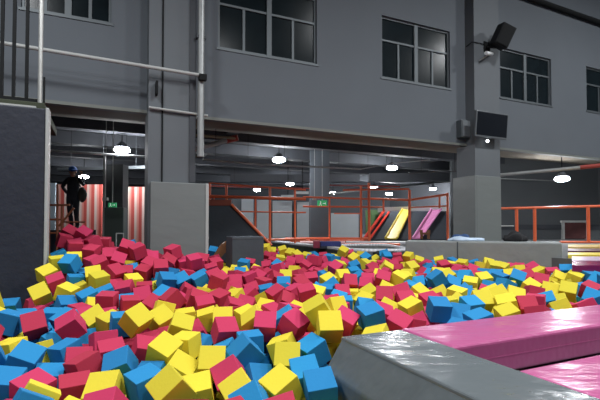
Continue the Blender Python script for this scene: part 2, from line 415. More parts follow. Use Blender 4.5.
bm = BM(); prof([(BS0 - .005, HM - .1), (BS0 - .005, HM), (BS1 - .01, HM), (BS1 - .01, HM - .1)], -1.2, 2.34, bm); obj('top_cover', bm, GREYV, o, bevel=.015)
bm = BM(); prof([(BS0 + .02, 0), (BS0 + .02, HM - .1), (BS1 - .012, HM - .1), (BS1 - .012, 0)], -1.2, 2.32, bm); obj('core', bm, GREYV, o)
def slab(name, label, s0, s1, t0, t1, z0, z1, m, b=.02, group=None):
    o = thing(name, label, 'padded mat', fw((s0 + s1) / 2, (t0 + t1) / 2 - T0, z0), group)
    bm = BM(); fbox(bm, s0, s1, t0 - T0, t1 - T0, z0, z1); obj('cover', bm, m, o, bevel=b)
    bm = BM(); fbox(bm, s0 + .015, s1 - .015, t0 - T0 - .003, t1 - T0 + .003, (z0 + z1) / 2 - .004, (z0 + z1) / 2 + .004); obj('seam', bm, m, o)
    return o
slab('vinyl_mat', 'long pink vinyl mat bordering the foam cubes, farther of the two', BS1 + .0, 6.2, 1.87, 2.36, HM - .20, HM + .0, PINKV)
slab('vinyl_mat', 'pink vinyl mat close to the viewer, along the grey padded beam', BS1 + .0, 6.2, -.9, 1.47, HM - .22, HM - .01, PINKV)
bm = BM(); fbox(bm, BS1 + .005, 6.2, -1.2 - T0, 2.33 - T0, 0, HM - .225); struct('floor_platform', bm, GREYV)

# navy block standing in the cubes
a = at(232, 250, 7.6); s0 = UX * a.x + UY * a.y; tt = -UY * a.x + UX * a.y - T0
s1 = onf(264, 240, tt)[0]
zt = onf(240, 236.5, tt)[1]
o = thing('foam_block', 'large dark navy padded block standing among the small cubes', 'padded block', fw((s0 + s1) / 2, tt, 1))
bm = BM(); fbox(bm, s0, s1, tt, tt + .42, .95, zt); obj('body', bm, SLATE, o, bevel=.02)
bm = BM(); fbox(bm, s0 + .01, s1 - .01, tt - .006, tt, zt - .04, zt - .025); obj('top_seam', bm, FRAME, o)
# curved brown board
bm = BM(); Yb = 8.1; ctl = [(211, 259), (214, 255), (218, 249), (222, 244.5), (226, 242), (231, 241.5)]
up = [at(x, y, Yb) for x, y in ctl]; dn = [at(x + 2.5, y + 9, Yb) for x, y in ctl]
n = len(up); prism(bm, up + dn[::-1], (-.1, .5, 0)); tag(obj('curved_board', bm, BROWN), 'curved brown board leaning behind the navy block', 'board')

# ================================================================== low padded wall behind the pit
A = Vector(((405 - 300) / FPX * 8.9, 8.9, 0)); B = Vector(((562 - 300) / FPX * 7.9, 7.9, 0)); e = (B - A).normalized(); nn = Vector((-e.y, e.x, 0))
zt = 1.70
o = thing('padded_wall', 'long low grey padded wall closing off the far side of the cubes', 'padded wall', (A + B) / 2)
bm = BM(); prism(bm, [A + Vector((0, 0, .9)), B + Vector((0, 0, .9)), B + Vector((0, 0, zt)), A + Vector((0, 0, zt))], nn * .5); obj('cover', bm, WALLV, o, bevel=.03)
bm = BM(); prism(bm, [A + e * .05 + nn * .02, B - e * .05 + nn * .02, B - e * .05 + nn * .02 + Vector((0, 0, .9)), A + e * .05 + nn * .02 + Vector((0, 0, .9))], nn * .45); obj('base', bm, BLACK, o)
m = A + (B - A) * .36
bm = BM(); box(bm, m + Vector((0, 0, 1.3)) - nn * .004, (.02, .02, .78), Matrix.Rotation(math.atan2(e.y, e.x), 3, 'Z')); obj('seam', bm, SLATE, o)
def lump(name, label, cat, px, py, Y, size, m, seed, sub=3, zbase=None):
    rnd = random.Random(seed); c = at(px, py, Y)
    if zbase: c.z = zbase
    bm = BM(); bmesh.ops.create_icosphere(bm, subdivisions=sub, radius=1)
    for v in bm.verts:
        n = v.co.copy(); w = 1 + .16 * math.sin(n.x * 5 + seed) + .14 * math.sin(n.y * 7 + n.x * 3 + seed) + .07 * rnd.uniform(-1, 1)
        v.co = Vector((n.x * size[0] * w, n.y * size[1] * w, max(0, (n.z + .35) / 1.35) * size[2] * w))
    bmesh.ops.translate(bm, verts=bm.verts, vec=c)
    o = obj(name, bm, m, smooth=True); return tag(o, label, cat)
zl = 1.70
lump('crumpled_towel', 'crumpled pale blue and white cloth lying on the padded wall', 'cloth', 464, 240, 8.75, (.36, .16, .075), mat('pale_cloth', (.45, .55, .68), .8, noise=.5, nscale=5), 3, zbase=zl)
lump('folded_jacket', 'dark blue garment dropped on the pale cloth by the column', 'garment', 461, 240, 8.92, (.17, .09, .13), mat('blue_cloth', (.02, .06, .16), .8), 5, zbase=zl)
o = lump('black_bag', 'black bag slumped on the padded wall beside the column', 'bag', 515, 240, 8.52, (.23, .15, .17), mat('black_cloth', (.008, .008, .01), .9), 8, zbase=zl)

# ================================================================== orange cages
def cage(label, segs, Y, group='orange steel frames of the trampoline hall'):
    pts = [at(x0, y0, Y) for x0, y0, *_ in segs]
    c = sum(pts, Vector()) / len(pts); c.z = DZ
    o = thing('guard_railing', label, 'railing', c, group)
    for sg in segs:
        x0, y0, x1, y1 = sg[:4]; r = sg[4] if len(sg) > 4 else .033; Ya = sg[5] if len(sg) > 5 else Y; Yb = sg[6] if len(sg) > 6 else Ya
        bm = BM(); a, b = at(x0, y0, Ya), at(x1, y1, Yb)
        if abs(x0 - x1) < 1.1: b.x = a.x
        tube(bm, a, b, r, 8)
        obj('post' if abs(x0 - x1) < 1.1 else 'rail', bm, ORANGE if len(sg) < 8 else sg[7], o)
    return o
cage('orange steel frame over the dark ramp beside the padded column', [
    (209, 183, 306, 190, .022), (209, 196.3, 306, 199, .045), (210, 183, 210, 206), (226.5, 184, 226.5, 206, .038), (214, 196, 214, 206, .02),
    (270, 187, 270, 243, .036), (255.5, 198, 255.5, 238, .028), (295, 189, 295, 243, .03), (236, 211.5, 306, 212.5, .022), (262, 240, 306, 239, .035)], 12.6)
cage('orange steel frame around the pale panels next to the dark far column', [
    (303, 197, 369, 199, .028), (303, 206.5, 383, 207, .028), (334, 213.5, 361, 213.5, .02), (285, 238.5, 369, 238.5, .04),
    (329.5, 197, 329.5, 239, .03), (361, 186, 361, 240, .04), (369, 183, 369, 244, .045), (343, 190, 409, 189, .03)], 15.2)
cage('orange steel frame standing over the slides', [
    (369, 198.5, 409, 200, .04), (409, 200, 447.5, 194.5, .04), (383.5, 198, 383.5, 212, .035), (409.5, 190, 409.5, 241, .05),
    (439.5, 195, 439.5, 208, .035), (447.5, 193, 447.5, 240, .045), (409, 207.5, 447, 206, .025)], 15.8)
cage('long orange guard railing behind the low padded wall', [
    (498, 208.6, 640, 205.2, .04), (516.5, 209, 516.5, 242, .05), (534.5, 208, 534.5, 242, .05), (588, 207, 588, 242, .05),
    (560, 242, 640, 242.5, .035), (498, 226, 514, 226, .02, 13.5, 13.5, PALE)], 13.5)

# dark ramp
Yr = 12.2
pl = [at(209, 205, Yr), at(231.5, 205, Yr), at(271, 246, Yr), at(271, 262, Yr), at(209, 262, Yr)]
o = thing('climbing_ramp', 'dark slate ramp with a slanting orange edge beside the padded column', 'ramp', at(235, 262, Yr))
bm = BM(); prism(bm, pl, (-.03, .25, 0)); obj('side_panel', bm, SLATE, o)
bm = BM(); tube(bm, at(231.5, 204.5, Yr - .04), at(271.5, 245.5, Yr - .04), .04); obj('orange_edge', bm, ORANGE, o)
bm = BM(); prism(bm, [at(209, 199.5, Yr - .02), at(231, 199.5, Yr - .02), at(231, 205.5, Yr - .02), at(209, 205.5, Yr - .02)], (0, .1, 0)); obj('red_fascia', bm, mat('dull_red_panel', (.22, .05, .03), .7), o)

# slides
Yt, Yo = 18.0, 16.0
o = thing('slide_slope', 'dark padded slope with a white top ledge behind the orange frame', 'slide platform', at(408, 240, 16.5))
def slope_pt(u, v):   # u across, v 0 bottom..1 top
    b = at(364, 239.5, Yo).lerp(at(447, 239.5, Yo), u); t_ = at(383, 211, Yt).lerp(at(447, 211, Yt), u); return b.lerp(t_, v)
b0, b1, t1_, t0_ = slope_pt(0, 0), slope_pt(1, 0), slope_pt(1, 1), slope_pt(0, 1)
def wedge(bm, P, thick):
    n = ((P[1] - P[0]).cross(P[3] - P[0])).normalized(); prism(bm, P, -n * thick)
bm = BM(); wedge(bm, [b0, b1, t1_, t0_], .3); obj('dark_slope', bm, mat('dark_slope_vinyl', (.03, .036, .045), .85, spec=.2), o)
bm = BM(); prism(bm, [at(383, 211.5, Yt), at(447, 211.5, Yt), at(447, 205.8, Yt), at(383, 207, Yt)], (0, 1.2, 0)); obj('white_ledge', bm, mat('white_ledge_paint', (.82, .82, .82), .5), o)
bm = BM(); a, b = at(383, 211, Yt + .1), at(447, 211, Yt + .1); prism(bm, [a, b, Vector((b.x, b.y, DZ)), Vector((a.x, a.y, DZ))], (0, 1, 0)); obj('back_support', bm, DUCT, o)
def slide(label, x0t, x1t, x0b, x1b, m):
    P = [at(x0b, 239.5, Yo - .06), at(x1b, 239.5, Yo - .06), at(x1t, 210.5, Yt - .06), at(x0t, 210.5, Yt - .06)]
    o = thing('slide', label, 'slide', (P[0] + P[1]) / 2, 'coloured slides down the dark slope')
    n = ((P[1] - P[0]).cross(P[3] - P[0])).normalized()
    bm = BM(); prism(bm, P, n * .05); obj('chute', bm, m, o, bevel=.015)
    for i, j in ((0, 3), (1, 2)):
        bm = BM(); tube(bm, P[i] + n * .07, P[j] + n * .07, .035, 8); obj('side_rim', bm, m, o)
slide('bright yellow slide running down the dark slope', 402, 410.5, 385, 397, YELV)
slide('light pink slide running down the dark slope', 431, 441, 412.5, 420.5, SLPINK)
P = [at(364, 239, Yo - .4), at(384, 211, Yt - .4)]
o = thing('slide_handrail', 'red sloping handrail at the edge of the slide platform', 'handrail', P[0])
RD = mat('bright_red_steel', (.62, .05, .03), .85, spec=.1)
bm = BM(); tube(bm, P[0], P[1], .055, 8); obj('rail', bm, RD, o)
bm = BM(); tube(bm, P[0] + Vector((.22, .1, 0)), P[1] + Vector((.22, .1, -.05)), .045, 8); obj('rail', bm, RD, o)
bm = BM(); prism(bm, [at(365.5, 210, 19.4), at(383, 210, 19.4), at(383, 216, 19.4), at(366, 238, 19.4)], (0, .1, 0)); tag(obj('green_panel', bm, GREEN), 'dull green triangular panel behind the red handrail', 'panel')
# little wooden seat at the foot of the slides
c = at(425, 237.5, 15.3); o = thing('wooden_stool', 'small brown wooden stool at the foot of the pink slide', 'stool', c)
bm = BM(); box(bm, c + Vector((0, 0, .14)), (.3, .22, .07)); obj('seat', bm, BROWN, o)
for i in (-1, 1):
    for j in (-1, 1):
        bm = BM(); box(bm, c + Vector((i * .12, j * .08, .035)), (.04, .04, .17)); obj('leg', bm, BROWN, o)
bm = BM(); box(bm, c + Vector((-.13, 0, .2)), (.05, .2, .14)); obj('armrest', bm, BROWN, o)
bm = BM(); box(bm, c + Vector((.13, 0, .2)), (.05, .2, .14)); obj('armrest', bm, BROWN, o)

# ================================================================== deck pads and trampolines
def pad(label, x0, x1, y0, y1, m, h=.05, g='padding strips on the trampoline deck'):
    # strip of padding on the deck seen between rows y0 (far) and y1 (near)
    def dk(px, py):
        r = at(px, py, 1.0) - Vector((0, 0, EYE)); k = (DZ + h - EYE) / r.z; return Vector((r.x * k, r.y * k, DZ + .001))
    P = [dk(x0, y1), dk(x1, y1), dk(x1, y0), dk(x0, y0)]
    bm = BM(); prism(bm, P, (0, 0, h)); return tag(obj('edge_pad', bm, m), label, 'padding', g)
pad('long orange red padding strip beneath the pale panels', 290, 368, 239.3, 240.4, ORANGE)
pad('pale pink padding strip in front of the orange red one', 300, 345, 241.0, 242.3, PINKW)
pad('white padding strip at the foot of the slides', 346, 447, 240.9, 241.9, WHITEV)
pad('orange padding strip just beyond the rounded trampoline', 345, 400, 243.0, 243.9, ORANGE)
e0, e1 = Vector((-1.9, 17.9, DZ)), Vector((.97, 10.5, DZ)); ee = (e1 - e0).normalized(); en = Vector((-ee.y, ee.x, 0))
bm = BM(); prism(bm, [e0, e1, e1 + en * .2, e0 + en * .2], (0, 0, .05)); tag(obj('edge_pad', bm, WHITEV), 'long pale padding strip along the dark far edge of the pit', 'padding', 'padding strips on the trampoline deck')
bm = BM(); prism(bm, [e0 - en * .03 + Vector((0, 0, -1.42)), e1 - en * .03 + Vector((0, 0, -1.42)), e1 - en * .03 + Vector((0, 0, -.02)), e0 - en * .03 + Vector((0, 0, -.02))], en * .025)
tag(obj('pit_side_panel', bm, TRAMP), 'black panel lining the far edge of the pit', 'panel')
# rounded trampoline behind the cubes
o = thing('trampoline', 'rounded trampoline with white padded rim next to the low padded wall', 'trampoline', (1.75, 10.6, DZ))
def rr(a, b, w, h, z, n=10):
    out = []
    r = min(w, h) * .8
    for cx, cy, s in ((w - r, h - r, 0), (-w + r, h - r, 1), (-w + r, -h + r, 2), (w - r, -h + r, 3)):
        for i in range(n + 1):
            q = (s + i / n) * PI / 2; out.append(Vector((a + cx + r * math.cos(q), b + cy + r * math.sin(q), z)))
    return out
ring = rr(1.78, 10.7, .68, 1.35, DZ + .045)
bm = BM(); path(bm, ring + ring[:1], .045, 8); obj('rim', bm, WHITEV, o, smooth=True)
bm = BM(); prism(bm, rr(1.78, 10.7, .62, 1.29, DZ + .01), (0, 0, .03)); obj('jump_bed', bm, TRAMP, o)
lump('dark_garment', 'dark garment lying between the cubes and the rounded trampoline', 'garment', 384, 255, 8.75, (.24, .12, .07), mat('black_cloth', (.008, .008, .01), .9), 4, zbase=1.42)
# navy pad and maroon pad by the far column
c0, c1 = at(320.5, 247, 11.2), at(341, 247, 11.2)
o = thing('floor_pad', 'dark blue padded box lying before the dark far column', 'padded box', (c0 + c1) / 2)
bm = BM(); box(bm, ((c0.x + c1.x) / 2, 11.4, DZ + .115), (c1.x - c0.x, .4, .13), None, .015); obj('cover', bm, mat('royal_navy_vinyl', (.015, .025, .13), .5), o)
bm = BM(); box(bm, ((c0.x + c1.x) / 2, 11.4, DZ + .03), (c1.x - c0.x, .4, .06)); obj('base', bm, NAVY, o)
bm = BM(); box(bm, (c0.x - .1, 11.4, DZ + .1), (.17, .35, .19), None, .015); tag(obj('floor_pad', bm, mat('maroon_vinyl', (.22, .02, .05), .5)), 'small maroon padded box beside the dark blue one', 'padded box')
# strips past the end of the low wall
for lab, y0, y1, m, h in (('magenta glossy padding strip at the brink of the pit', 261, 265.5, mat('magenta_gloss', (.20, .015, .08), .25), .08),
                       ('pale lilac padding strip behind the magenta one', 256.5, 260.5, mat('lilac_vinyl', (.5, .38, .5), .35), .08),
                       ('mustard padding strip in the middle of the far mats', 252.5, 255, YELV, .06),
                       ('dark maroon padding strip between two mustard ones', 248.5, 251, mat('maroon_strip', (.10, .02, .03), .4), .05),
                       ('mustard padding strip right under the orange guard railing', 244.5, 247, mat('mustard_vinyl', (.62, .42, .12), .5), .04)):
    pad(lab, 572 - (0 if y1 > 256 else 4), 645, y0, y1, m, h, 'padding strips past the end of the low wall')
# door behind the railing
c0, c1 = at(563.5, 241, 19.05), at(587, 241, 19.05)
zt = at(575, 221.5, 19.0).z; z0 = DZ
o = thing('door_1', None, None, ((c0.x + c1.x) / 2, 19, z0), kind='structure')
bm = BM(); box(bm, (c0.x, 19.08, (z0 + zt) / 2), (.09, .12, zt - z0)); box(bm, ((c0.x + c1.x) / 2, 19.08, zt), (c1.x - c0.x + .18, .12, .09)); box(bm, (c1.x, 19.08, (z0 + zt) / 2), (.09, .12, zt - z0)); obj('frame', bm, PALE, o)
bm = BM(); box(bm, ((c0.x + c1.x) / 2, 19.05, (z0 + zt) / 2), (c1.x - c0.x - .09, .05, zt - z0 - .05)); obj('door_leaf', bm, mat('dark_red_door', (.08, .025, .025), .6, noise=.5, nscale=3), o)

# ================================================================== far hall
# dark far column with its exit sign
c = at(319.5, 240, 15.9)
bm = BM(); w = 19 / FPX * 16.5; box(bm, (at(319.5, 200, 16.5).x, 16.5, 3.3), (w, w, 4.1)); struct('column', bm, mat('far_column_paint', (.075, .09, .105), .7))
def exit_sign(label, px0, px1, py0, py1, Y, zc=5.3):
    a, b = at(px0, py1, Y), at(px1, py0, Y); m_ = (a + b) / 2
    o = thing('exit_sign', label, 'exit sign', (m_.x, Y, a.z), 'green lit exit signs')
    bm = BM(); box(bm, m_, (b.x - a.x, .06, b.z - a.z), None, .008); obj('panel', bm, EXITG, o)
    W, H = b.x - a.x, b.z - a.z
    bm = BM()   # running man and arrow pictogram
    def q(x, z, w, h, r=0): box(bm, m_ + Vector((x * W, -.033, z * H)), (w * W, .006, h * H), Matrix.Rotation(r, 3, 'Y'))
    q(-.18, .28, .09, .16); q(-.18, .04, .1, .3, .3); q(-.26, -.22, .05, .3, .7); q(-.1, -.24, .05, .3, -.5); q(.2, 0, .3, .1); q(.3, .08, .05, .2, .8); q(.3, -.08, .05, .2, -.8)
    obj('pictogram', bm, EXITW, o)
    bm = BM(); tube(bm, (m_.x, Y, b.z), (m_.x, Y, zc), .01, 6); obj('hanging_wire', bm, PALE, o)
exit_sign('small green exit sign hanging in front of the dark far column', 317.5, 327, 200.5, 206.5, 15.6)
exit_sign('small green exit sign hanging near the person above the grey padding', 108.5, 116.5, 202.8, 207.3, 11.6)
# small white camera-like boxes beside the signs
for px, py, Y, l in ((105.5, 199, 11.6, 'tiny pale box beside the exit sign near the person'), (314.5, 199, 15.5, 'tiny pale box beside the exit sign on the far column')):
    bm = BM(); c = at(px, py, Y); box(bm, c, (.13, .1, .08)); o = tag(obj('emergency_light', bm, PALE), l, 'light'); bm = BM(); tube(bm, c + Vector((0, 0, .04)), (c.x, c.y, 5.3), .008, 6); obj('hanging_wire', bm, PALE, o)
# pale panels of the partition
pm = mat('pale_blue_panel', (.42, .45, .47), .7, noise=.15, nscale=1.5)
for i, (x0, x1, y0, y1, l) in enumerate(((241.5, 253.5, 199, 238, 'narrow pale blue partition panel behind the ramp'), (257, 269, 200, 238, 'pale blue partition panel between the first orange posts'),
        (272.5, 292, 201, 238, 'wide pale blue partition panel right of centre in the orange frame'), (297, 309, 202, 238, 'pale blue partition panel touching the dark far column'), (331, 358.5, 213, 237.5, 'wide low pale panel between the far column and the slides'))):
    if i == 2: l = 'wide pale blue partition panel under the small central lamp'
    Y = 21.5; a, b = at(x0, y1, Y), at(x1, y0, Y)
    bm = BM(); box(bm, ((a.x + b.x) / 2, Y, (DZ + b.z) / 2), (b.x - a.x, .08, b.z - DZ)); o = tag(obj('partition_panel', bm, pm), l, 'panel', 'pale panels behind the orange frames')
a, b = at(232, 240, 22.2), at(362, 196, 22.2); bm = BM(); box(bm, ((a.x + b.x) / 2, 22.2, (DZ + b.z) / 2), (b.x - a.x, .1, b.z - DZ)); struct('wall_partition', bm, mat('partition_paint', (.11, .12, .13), .8))
for x0, x1, y0, y1, l in ((296, 309, 191.5, 194, 'pale strip sign above the rails before the far column'), (281, 295, 195, 197.5, 'pale cable tray piece behind the rails')):
    a, b = at(x0, y1, 20.2), at(x1, y0, 20.2); bm = BM(); box(bm, (a + b) / 2, (b.x - a.x, .1, b.z - a.z)); o = tag(obj('light_panel', bm, PALE), l, 'panel'); bm = BM(); tube(bm, ((a.x + b.x) / 2, 20.2, b.z), ((a.x + b.x) / 2, 20.2, 5.3), .02, 6); obj('hanger', bm, BLACK, o)

# pipes under the gallery
def pipe(label, pts, r, m, name='ceiling_pipe', hang=True):
    P = [at(*p) for p in pts]; bm = BM(); path(bm, P, r, 10); o = tag(obj(name, bm, m), label, 'pipe', 'pipes under the gallery ceiling')
    if hang:
        for i in range(len(P) - 1):
            for f in (.2, .75):
                p = P[i].lerp(P[i + 1], f)
                if p.z < 5.28: bm = BM(); tube(bm, p, (p.x, p.y, 5.31), .007, 6); obj('hanger', bm, BLACK, o)
    return o
pipe('silver pipe above the person running to the padded column', [(50, 150.5, 12.2), (150, 157, 13.2)], .035, STEEL)
pipe('grey ventilation pipe slanting up from the silver upright pipe', [(166, 158.5, 9.9), (183, 152.5, 10.2), (226, 140.5, 10.9)], .06, STEEL)
pipe('red pipe end joined to the slanting grey pipe', [(226, 140.5, 11.4), (238, 137.5, 11.4)], .085, REDP, hang=False)
pipe('long thin silver pipe passing the largest hanging lamp', [(203, 159.5, 13.2), (262, 164.5, 14.2), (361, 169, 16.5)], .03, STEEL)
pipe('thin silver pipe rising beyond the largest hanging lamp', [(361, 169, 16.6), (395, 163, 17), (430, 160, 17.5)], .02, STEEL)
pipe('dark steel pipe crossing over the yellow slide', [(409, 173, 17.2), (470, 171, 17.2)], .03, DUCT)
pipe('long pale pipe rising from the rails towards the second column', [(330, 193.5, 24), (460, 180, 24)], .06, STEEL)
pipe('red sprinkler pipe over the orange cage near the far column', [(208, 186, 20), (330, 189, 22)], .035, REDP)
pipe('red sprinkler pipe over the slides', [(318, 185, 23), (400, 186.5, 23)], .04, REDP)
pipe('thick silver pipe slanting upward behind the second column', [(497, 175.3, 13.6), (580, 167.5, 12.5)], .05, STEEL, hang=False)
pipe('red pipe end continuing the thick silver pipe', [(580, 167.5, 12.5), (625, 163, 12.1)], .06, REDP, hang=False)
pipe('thin pale pipe running to the lamp above the door', [(500, 178.5, 17.5), (556, 181, 18.5)], .025, STEEL, hang=False)
pipe('dark horizontal pipe under the ceiling near the door lamp', [(500, 172, 20), (640, 184, 20)], .05, DUCT)
pipe('dark pipe high behind the gallery edge', [(50, 142, 14.5), (140, 146, 15)], .06, DUCT)
bm = BM(); a = onf(205, 136, 1.6); b = onf(236, 138.5, 1.6)
tube(bm, fw(a[0] - .45, 1.6, a[1]), fw(b[0], 1.6, b[1]), .035, 8); tag(obj('ceiling_pipe', bm, mat('tan_pipe', (.3, .24, .16), .6)), 'tan pipe just behind the gallery edge by the silver upright', 'pipe')
for l, (x0, y0, x1, y1, Y, h) in {'dark ventilation duct above the central rails': (230, 176, 360, 180, 20.5, .35), 'dark ventilation duct beyond the slides': (370, 178, 470, 176, 21.5, .4)}.items():
    a, b = at(x0, y0, Y), at(x1, y1, Y); a.z = b.z = min((a.z + b.z) / 2, 5.08); bm = BM(); prism(bm, [a - Vector((0, 0, h / 2)), b - Vector((0, 0, h / 2)), b + Vector((0, 0, h / 2)), a + Vector((0, 0, h / 2))], (0, .5, 0)); o = tag(obj('air_duct', bm, DUCT), l, 'duct', 'ducts under the gallery ceiling')

# ================================================================== the corner behind the tower
STR = stripes('striped_panel_print', (.80, .62, .56), (.62, .10, .08), .235, .42)
def spanel(label, x0, x1, y0, Y):
    a, b = at(x0, 240, Y), at(x1, y0, Y)
    bm = BM(); box(bm, ((a.x + b.x) / 2, Y, (.9 + b.z) / 2), (b.x - a.x, .08, b.z - .9)); return tag(obj('striped_panel', bm, STR), label, 'panel', 'red and white striped panels')
spanel('red and white striped panel right behind the person', 57, 102.5, 184.5, 13.5)
spanel('red and white striped panel between the grey padding and the big column', 123.5, 146, 187, 13.5)
a, b = at(44, 240, 13.45), at(56, 183, 13.45)
bm = BM(); box(bm, ((a.x + b.x) / 2, 13.45, (.9 + b.z) / 2), (b.x - a.x, .08, b.z - .9)); tag(obj('partition_board', bm, mat('bluish_white_panel', (.42, .50, .56), .6)), 'bluish white panel between the tower and the brown ladder', 'panel')
a, b = at(105, 240, 12.6), at(123, 165, 12.6)
bm = BM(); box(bm, ((a.x + b.x) / 2, 12.8, 1.9), (b.x - a.x, .4, 3.8)); struct('column', bm, mat('corner_column_paint', (.10, .11, .115), .8))
a, b = at(104, 250, 12.3), at(123.5, 207.5, 12.3)
o = thing('column_padding', 'grey green padding under the exit sign near the person', 'padding', ((a.x + b.x) / 2, 12.4, .9))
bm = BM(); box(bm, ((a.x + b.x) / 2, 12.42, (.9 + b.z) / 2), (b.x - a.x, .25, b.z - .9), None, .02); obj('cover', bm, mat('grey_green_vinyl', (.10, .13, .12), .5), o)
bm = BM(); box(bm, (a.x - .03, 12.35, 2.0), (.06, .06, 4.0)); tag(obj('pale_post', bm, PALE), 'slim pale post beside the grey green padding', 'post')
# white square frame in front of it
c0, c1 = at(116, 262, 9.6), at(123.5, 233.5, 9.6)
o = thing('white_stand', 'small white square stand poking up behind the magenta cubes', 'stand', ((c0.x + c1.x) / 2, 9.6, 1))
for x in (c0.x, c1.x):
    bm = BM(); tube(bm, (x, 9.6, 1.0), (x, 9.6, c1.z), .012, 6); obj('leg', bm, PALE, o)
bm = BM(); tube(bm, (c0.x, 9.6, c1.z), (c1.x, 9.6, c1.z), .012, 6); obj('top_bar', bm, PALE, o)
# ladder frame
YL = 11.0; o = thing('wooden_ladder', 'reddish brown ladder frame the person is standing at', 'ladder', at(60, 240, YL))
for px in (49, 57.5, 62):
    bm = BM(); a, b = at(px, 250, YL), at(px, 184 if px != 62 else 206, YL); tube(bm, (a.x, YL, 1.0), b, .03, 8); obj('post', bm, mat('reddish_wood', (.30, .09, .04), .6), o)
for y in (205, 219.5, 233):
    bm = BM(); tube(bm, at(47, y, YL), at(63 if y > 210 else 70, y, YL), .025, 8); obj('rung', bm, MATS['reddish_wood'], o)
bm = BM(); tube(bm, at(59, 226, YL), at(74, 208, YL), .028, 8); obj('brace', bm, MATS['reddish_wood'], o)
bm = BM(); tube(bm, at(62, 222, YL + .3), at(85, 222, YL + .3), .02, 8); obj('rung', bm, MATS['reddish_wood'], o)
# platform the person stands on
YP = 11.6; pz = at(72, 230, YP).z
bm = BM(); box(bm, (at(73, 230, YP).x, YP, pz / 2 ), (.9, .7, pz)); tag(obj('work_platform', bm, NAVY), 'dark block under the person behind the magenta cubes', 'platform')
for x, y, w, l in ((66, 166, 40, 'narrow'),):
    a, b = at(57, 167.5, 14.2), at(150, 165.5, 14.2); bm = BM(); prism(bm, [a, b, b + Vector((0, 0, -.1)), a + Vector((0, 0, -.1))], (0, .3, 0)); o = tag(obj('cable_tray', bm, FRAME), 'grey cable tray above the striped panels', 'cable tray')
    for f in (.15, .5, .85):
        p = a.lerp(b, f); bm = BM(); tube(bm, p, (p.x, p.y, 5.31), .012, 6); obj('hanger', bm, FRAME, o)

# ================================================================== person on the platform
def skin(name, joints, edges, m, parent, root=0, sub=2):
    me = bpy.data.meshes.new(name); me.from_pydata([j[0] for j in joints], edges, []); me.materials.append(m)
    o = bpy.data.objects.new(name, me); COL.objects.link(o); o.parent = parent
    md = o.modifiers.new('skin', 'SKIN'); md.use_smooth_shade = True
    lay = me.skin_vertices[0].data if me.skin_vertices else None
    if lay is None:
        bb = bmesh.new(); bb.from_mesh(me); bb.verts.layers.skin.verify(); bb.to_mesh(me); bb.free(); lay = me.skin_vertices[0].data
    for i, j in enumerate(joints):
        r = j[1]; lay[i].radius = (r, r) if not isinstance(r, tuple) else r
        lay[i].use_root = i == root
    sb = o.modifiers.new('round', 'SUBSURF'); sb.levels = sub; sb.render_levels = sub
    return o
pp = thing('person', 'person in dark clothes and blue cap standing with one arm raised by the ladder', 'person', (at(72.5, 230, YP).x, YP, pz + .0))
CLO = mat('dark_work_clothes', (.016, .02, .028), .85, noise=.3, nscale=12)
SKN = mat('skin', (.42, .23, .15), .6)
# x right, y away from viewer, z up; seen from behind and a little from the side
J = [((0, 0, .90), .135), ((0, .02, 1.12), .125), ((0, .02, 1.30), (.15, .11)), ((-.01, -.01, 1.42), .07),
     ((.09, 0, .84), .10), ((.11, -.03, .47), .068), ((.12, .02, .10), .05), ((.13, -.10, .04), .042),
     ((-.09, 0, .84), .10), ((-.085, .03, .47), .068), ((-.06, .08, .10), .05), ((-.07, -.05, .04), .042),
     ((-.17, .02, 1.36), .062), ((-.28, -.02, 1.16), .05), ((-.19, .05, 1.0), .042), ((-.15, .10, .99), .036),
     ((.16, .02, 1.37), .062), ((.25, .08, 1.20), .05), ((.18, .16, 1.40), .042), ((.15, .17, 1.46), .034)]
E_ = [(0, 1), (1, 2), (2, 3), (0, 4), (4, 5), (5, 6), (6, 7), (0, 8), (8, 9), (9, 10), (10, 11), (2, 12), (12, 13), (13, 14), (14, 15), (2, 16), (16, 17), (17, 18), (18, 19)]
skin('body', J, E_, CLO, pp)
H = [((-.01, -.01, 1.42), .05), ((-.01, 0, 1.50), .065), ((-.01, .0, 1.58), .088), ((-.01, .0, 1.65), .07)]
skin('head', H, [(0, 1), (1, 2), (2, 3)], SKN, pp)
def lpart(name, f, m):
    bm = BM(); f(bm); bmesh.ops.recalc_face_normals(bm, faces=bm.faces); me = bpy.data.meshes.new(name); bm.to_mesh(me); bm.free(); me.materials.append(m)
    for p in me.polygons: p.use_smooth = True
    o = bpy.data.objects.new(name, me); COL.objects.link(o); o.parent = pp; return o
def ell(c, s, rot=None):
    def f(bm):
        g = bmesh.ops.create_uvsphere(bm, u_segments=16, v_segments=10, radius=1)['verts']; bmesh.ops.scale(bm, vec=s, verts=g)
        if rot is not None: bmesh.ops.rotate(bm, verts=g, cent=(0, 0, 0), matrix=rot)
        bmesh.ops.translate(bm, verts=g, vec=c)
    return f
def cap(bm):
    ell((-.01, .0, 1.63), (.105, .12, .085))(bm); ell((.06, -.07, 1.60), (.09, .09, .015))(bm)
lpart('cap', cap, mat('blue_cap_cloth', (.02, .10, .33), .7))
lpart('ear', ell((-.095, .0, 1.56), (.014, .022, .032)), SKN)
lpart('ear', ell((.075, .0, 1.56), (.014, .022, .032)), SKN)
lpart('nose', ell((-.03, -.09, 1.555), (.014, .02, .022)), SKN)
lpart('hair', ell((-.01, .03, 1.56), (.088, .085, .07)), BLACK)
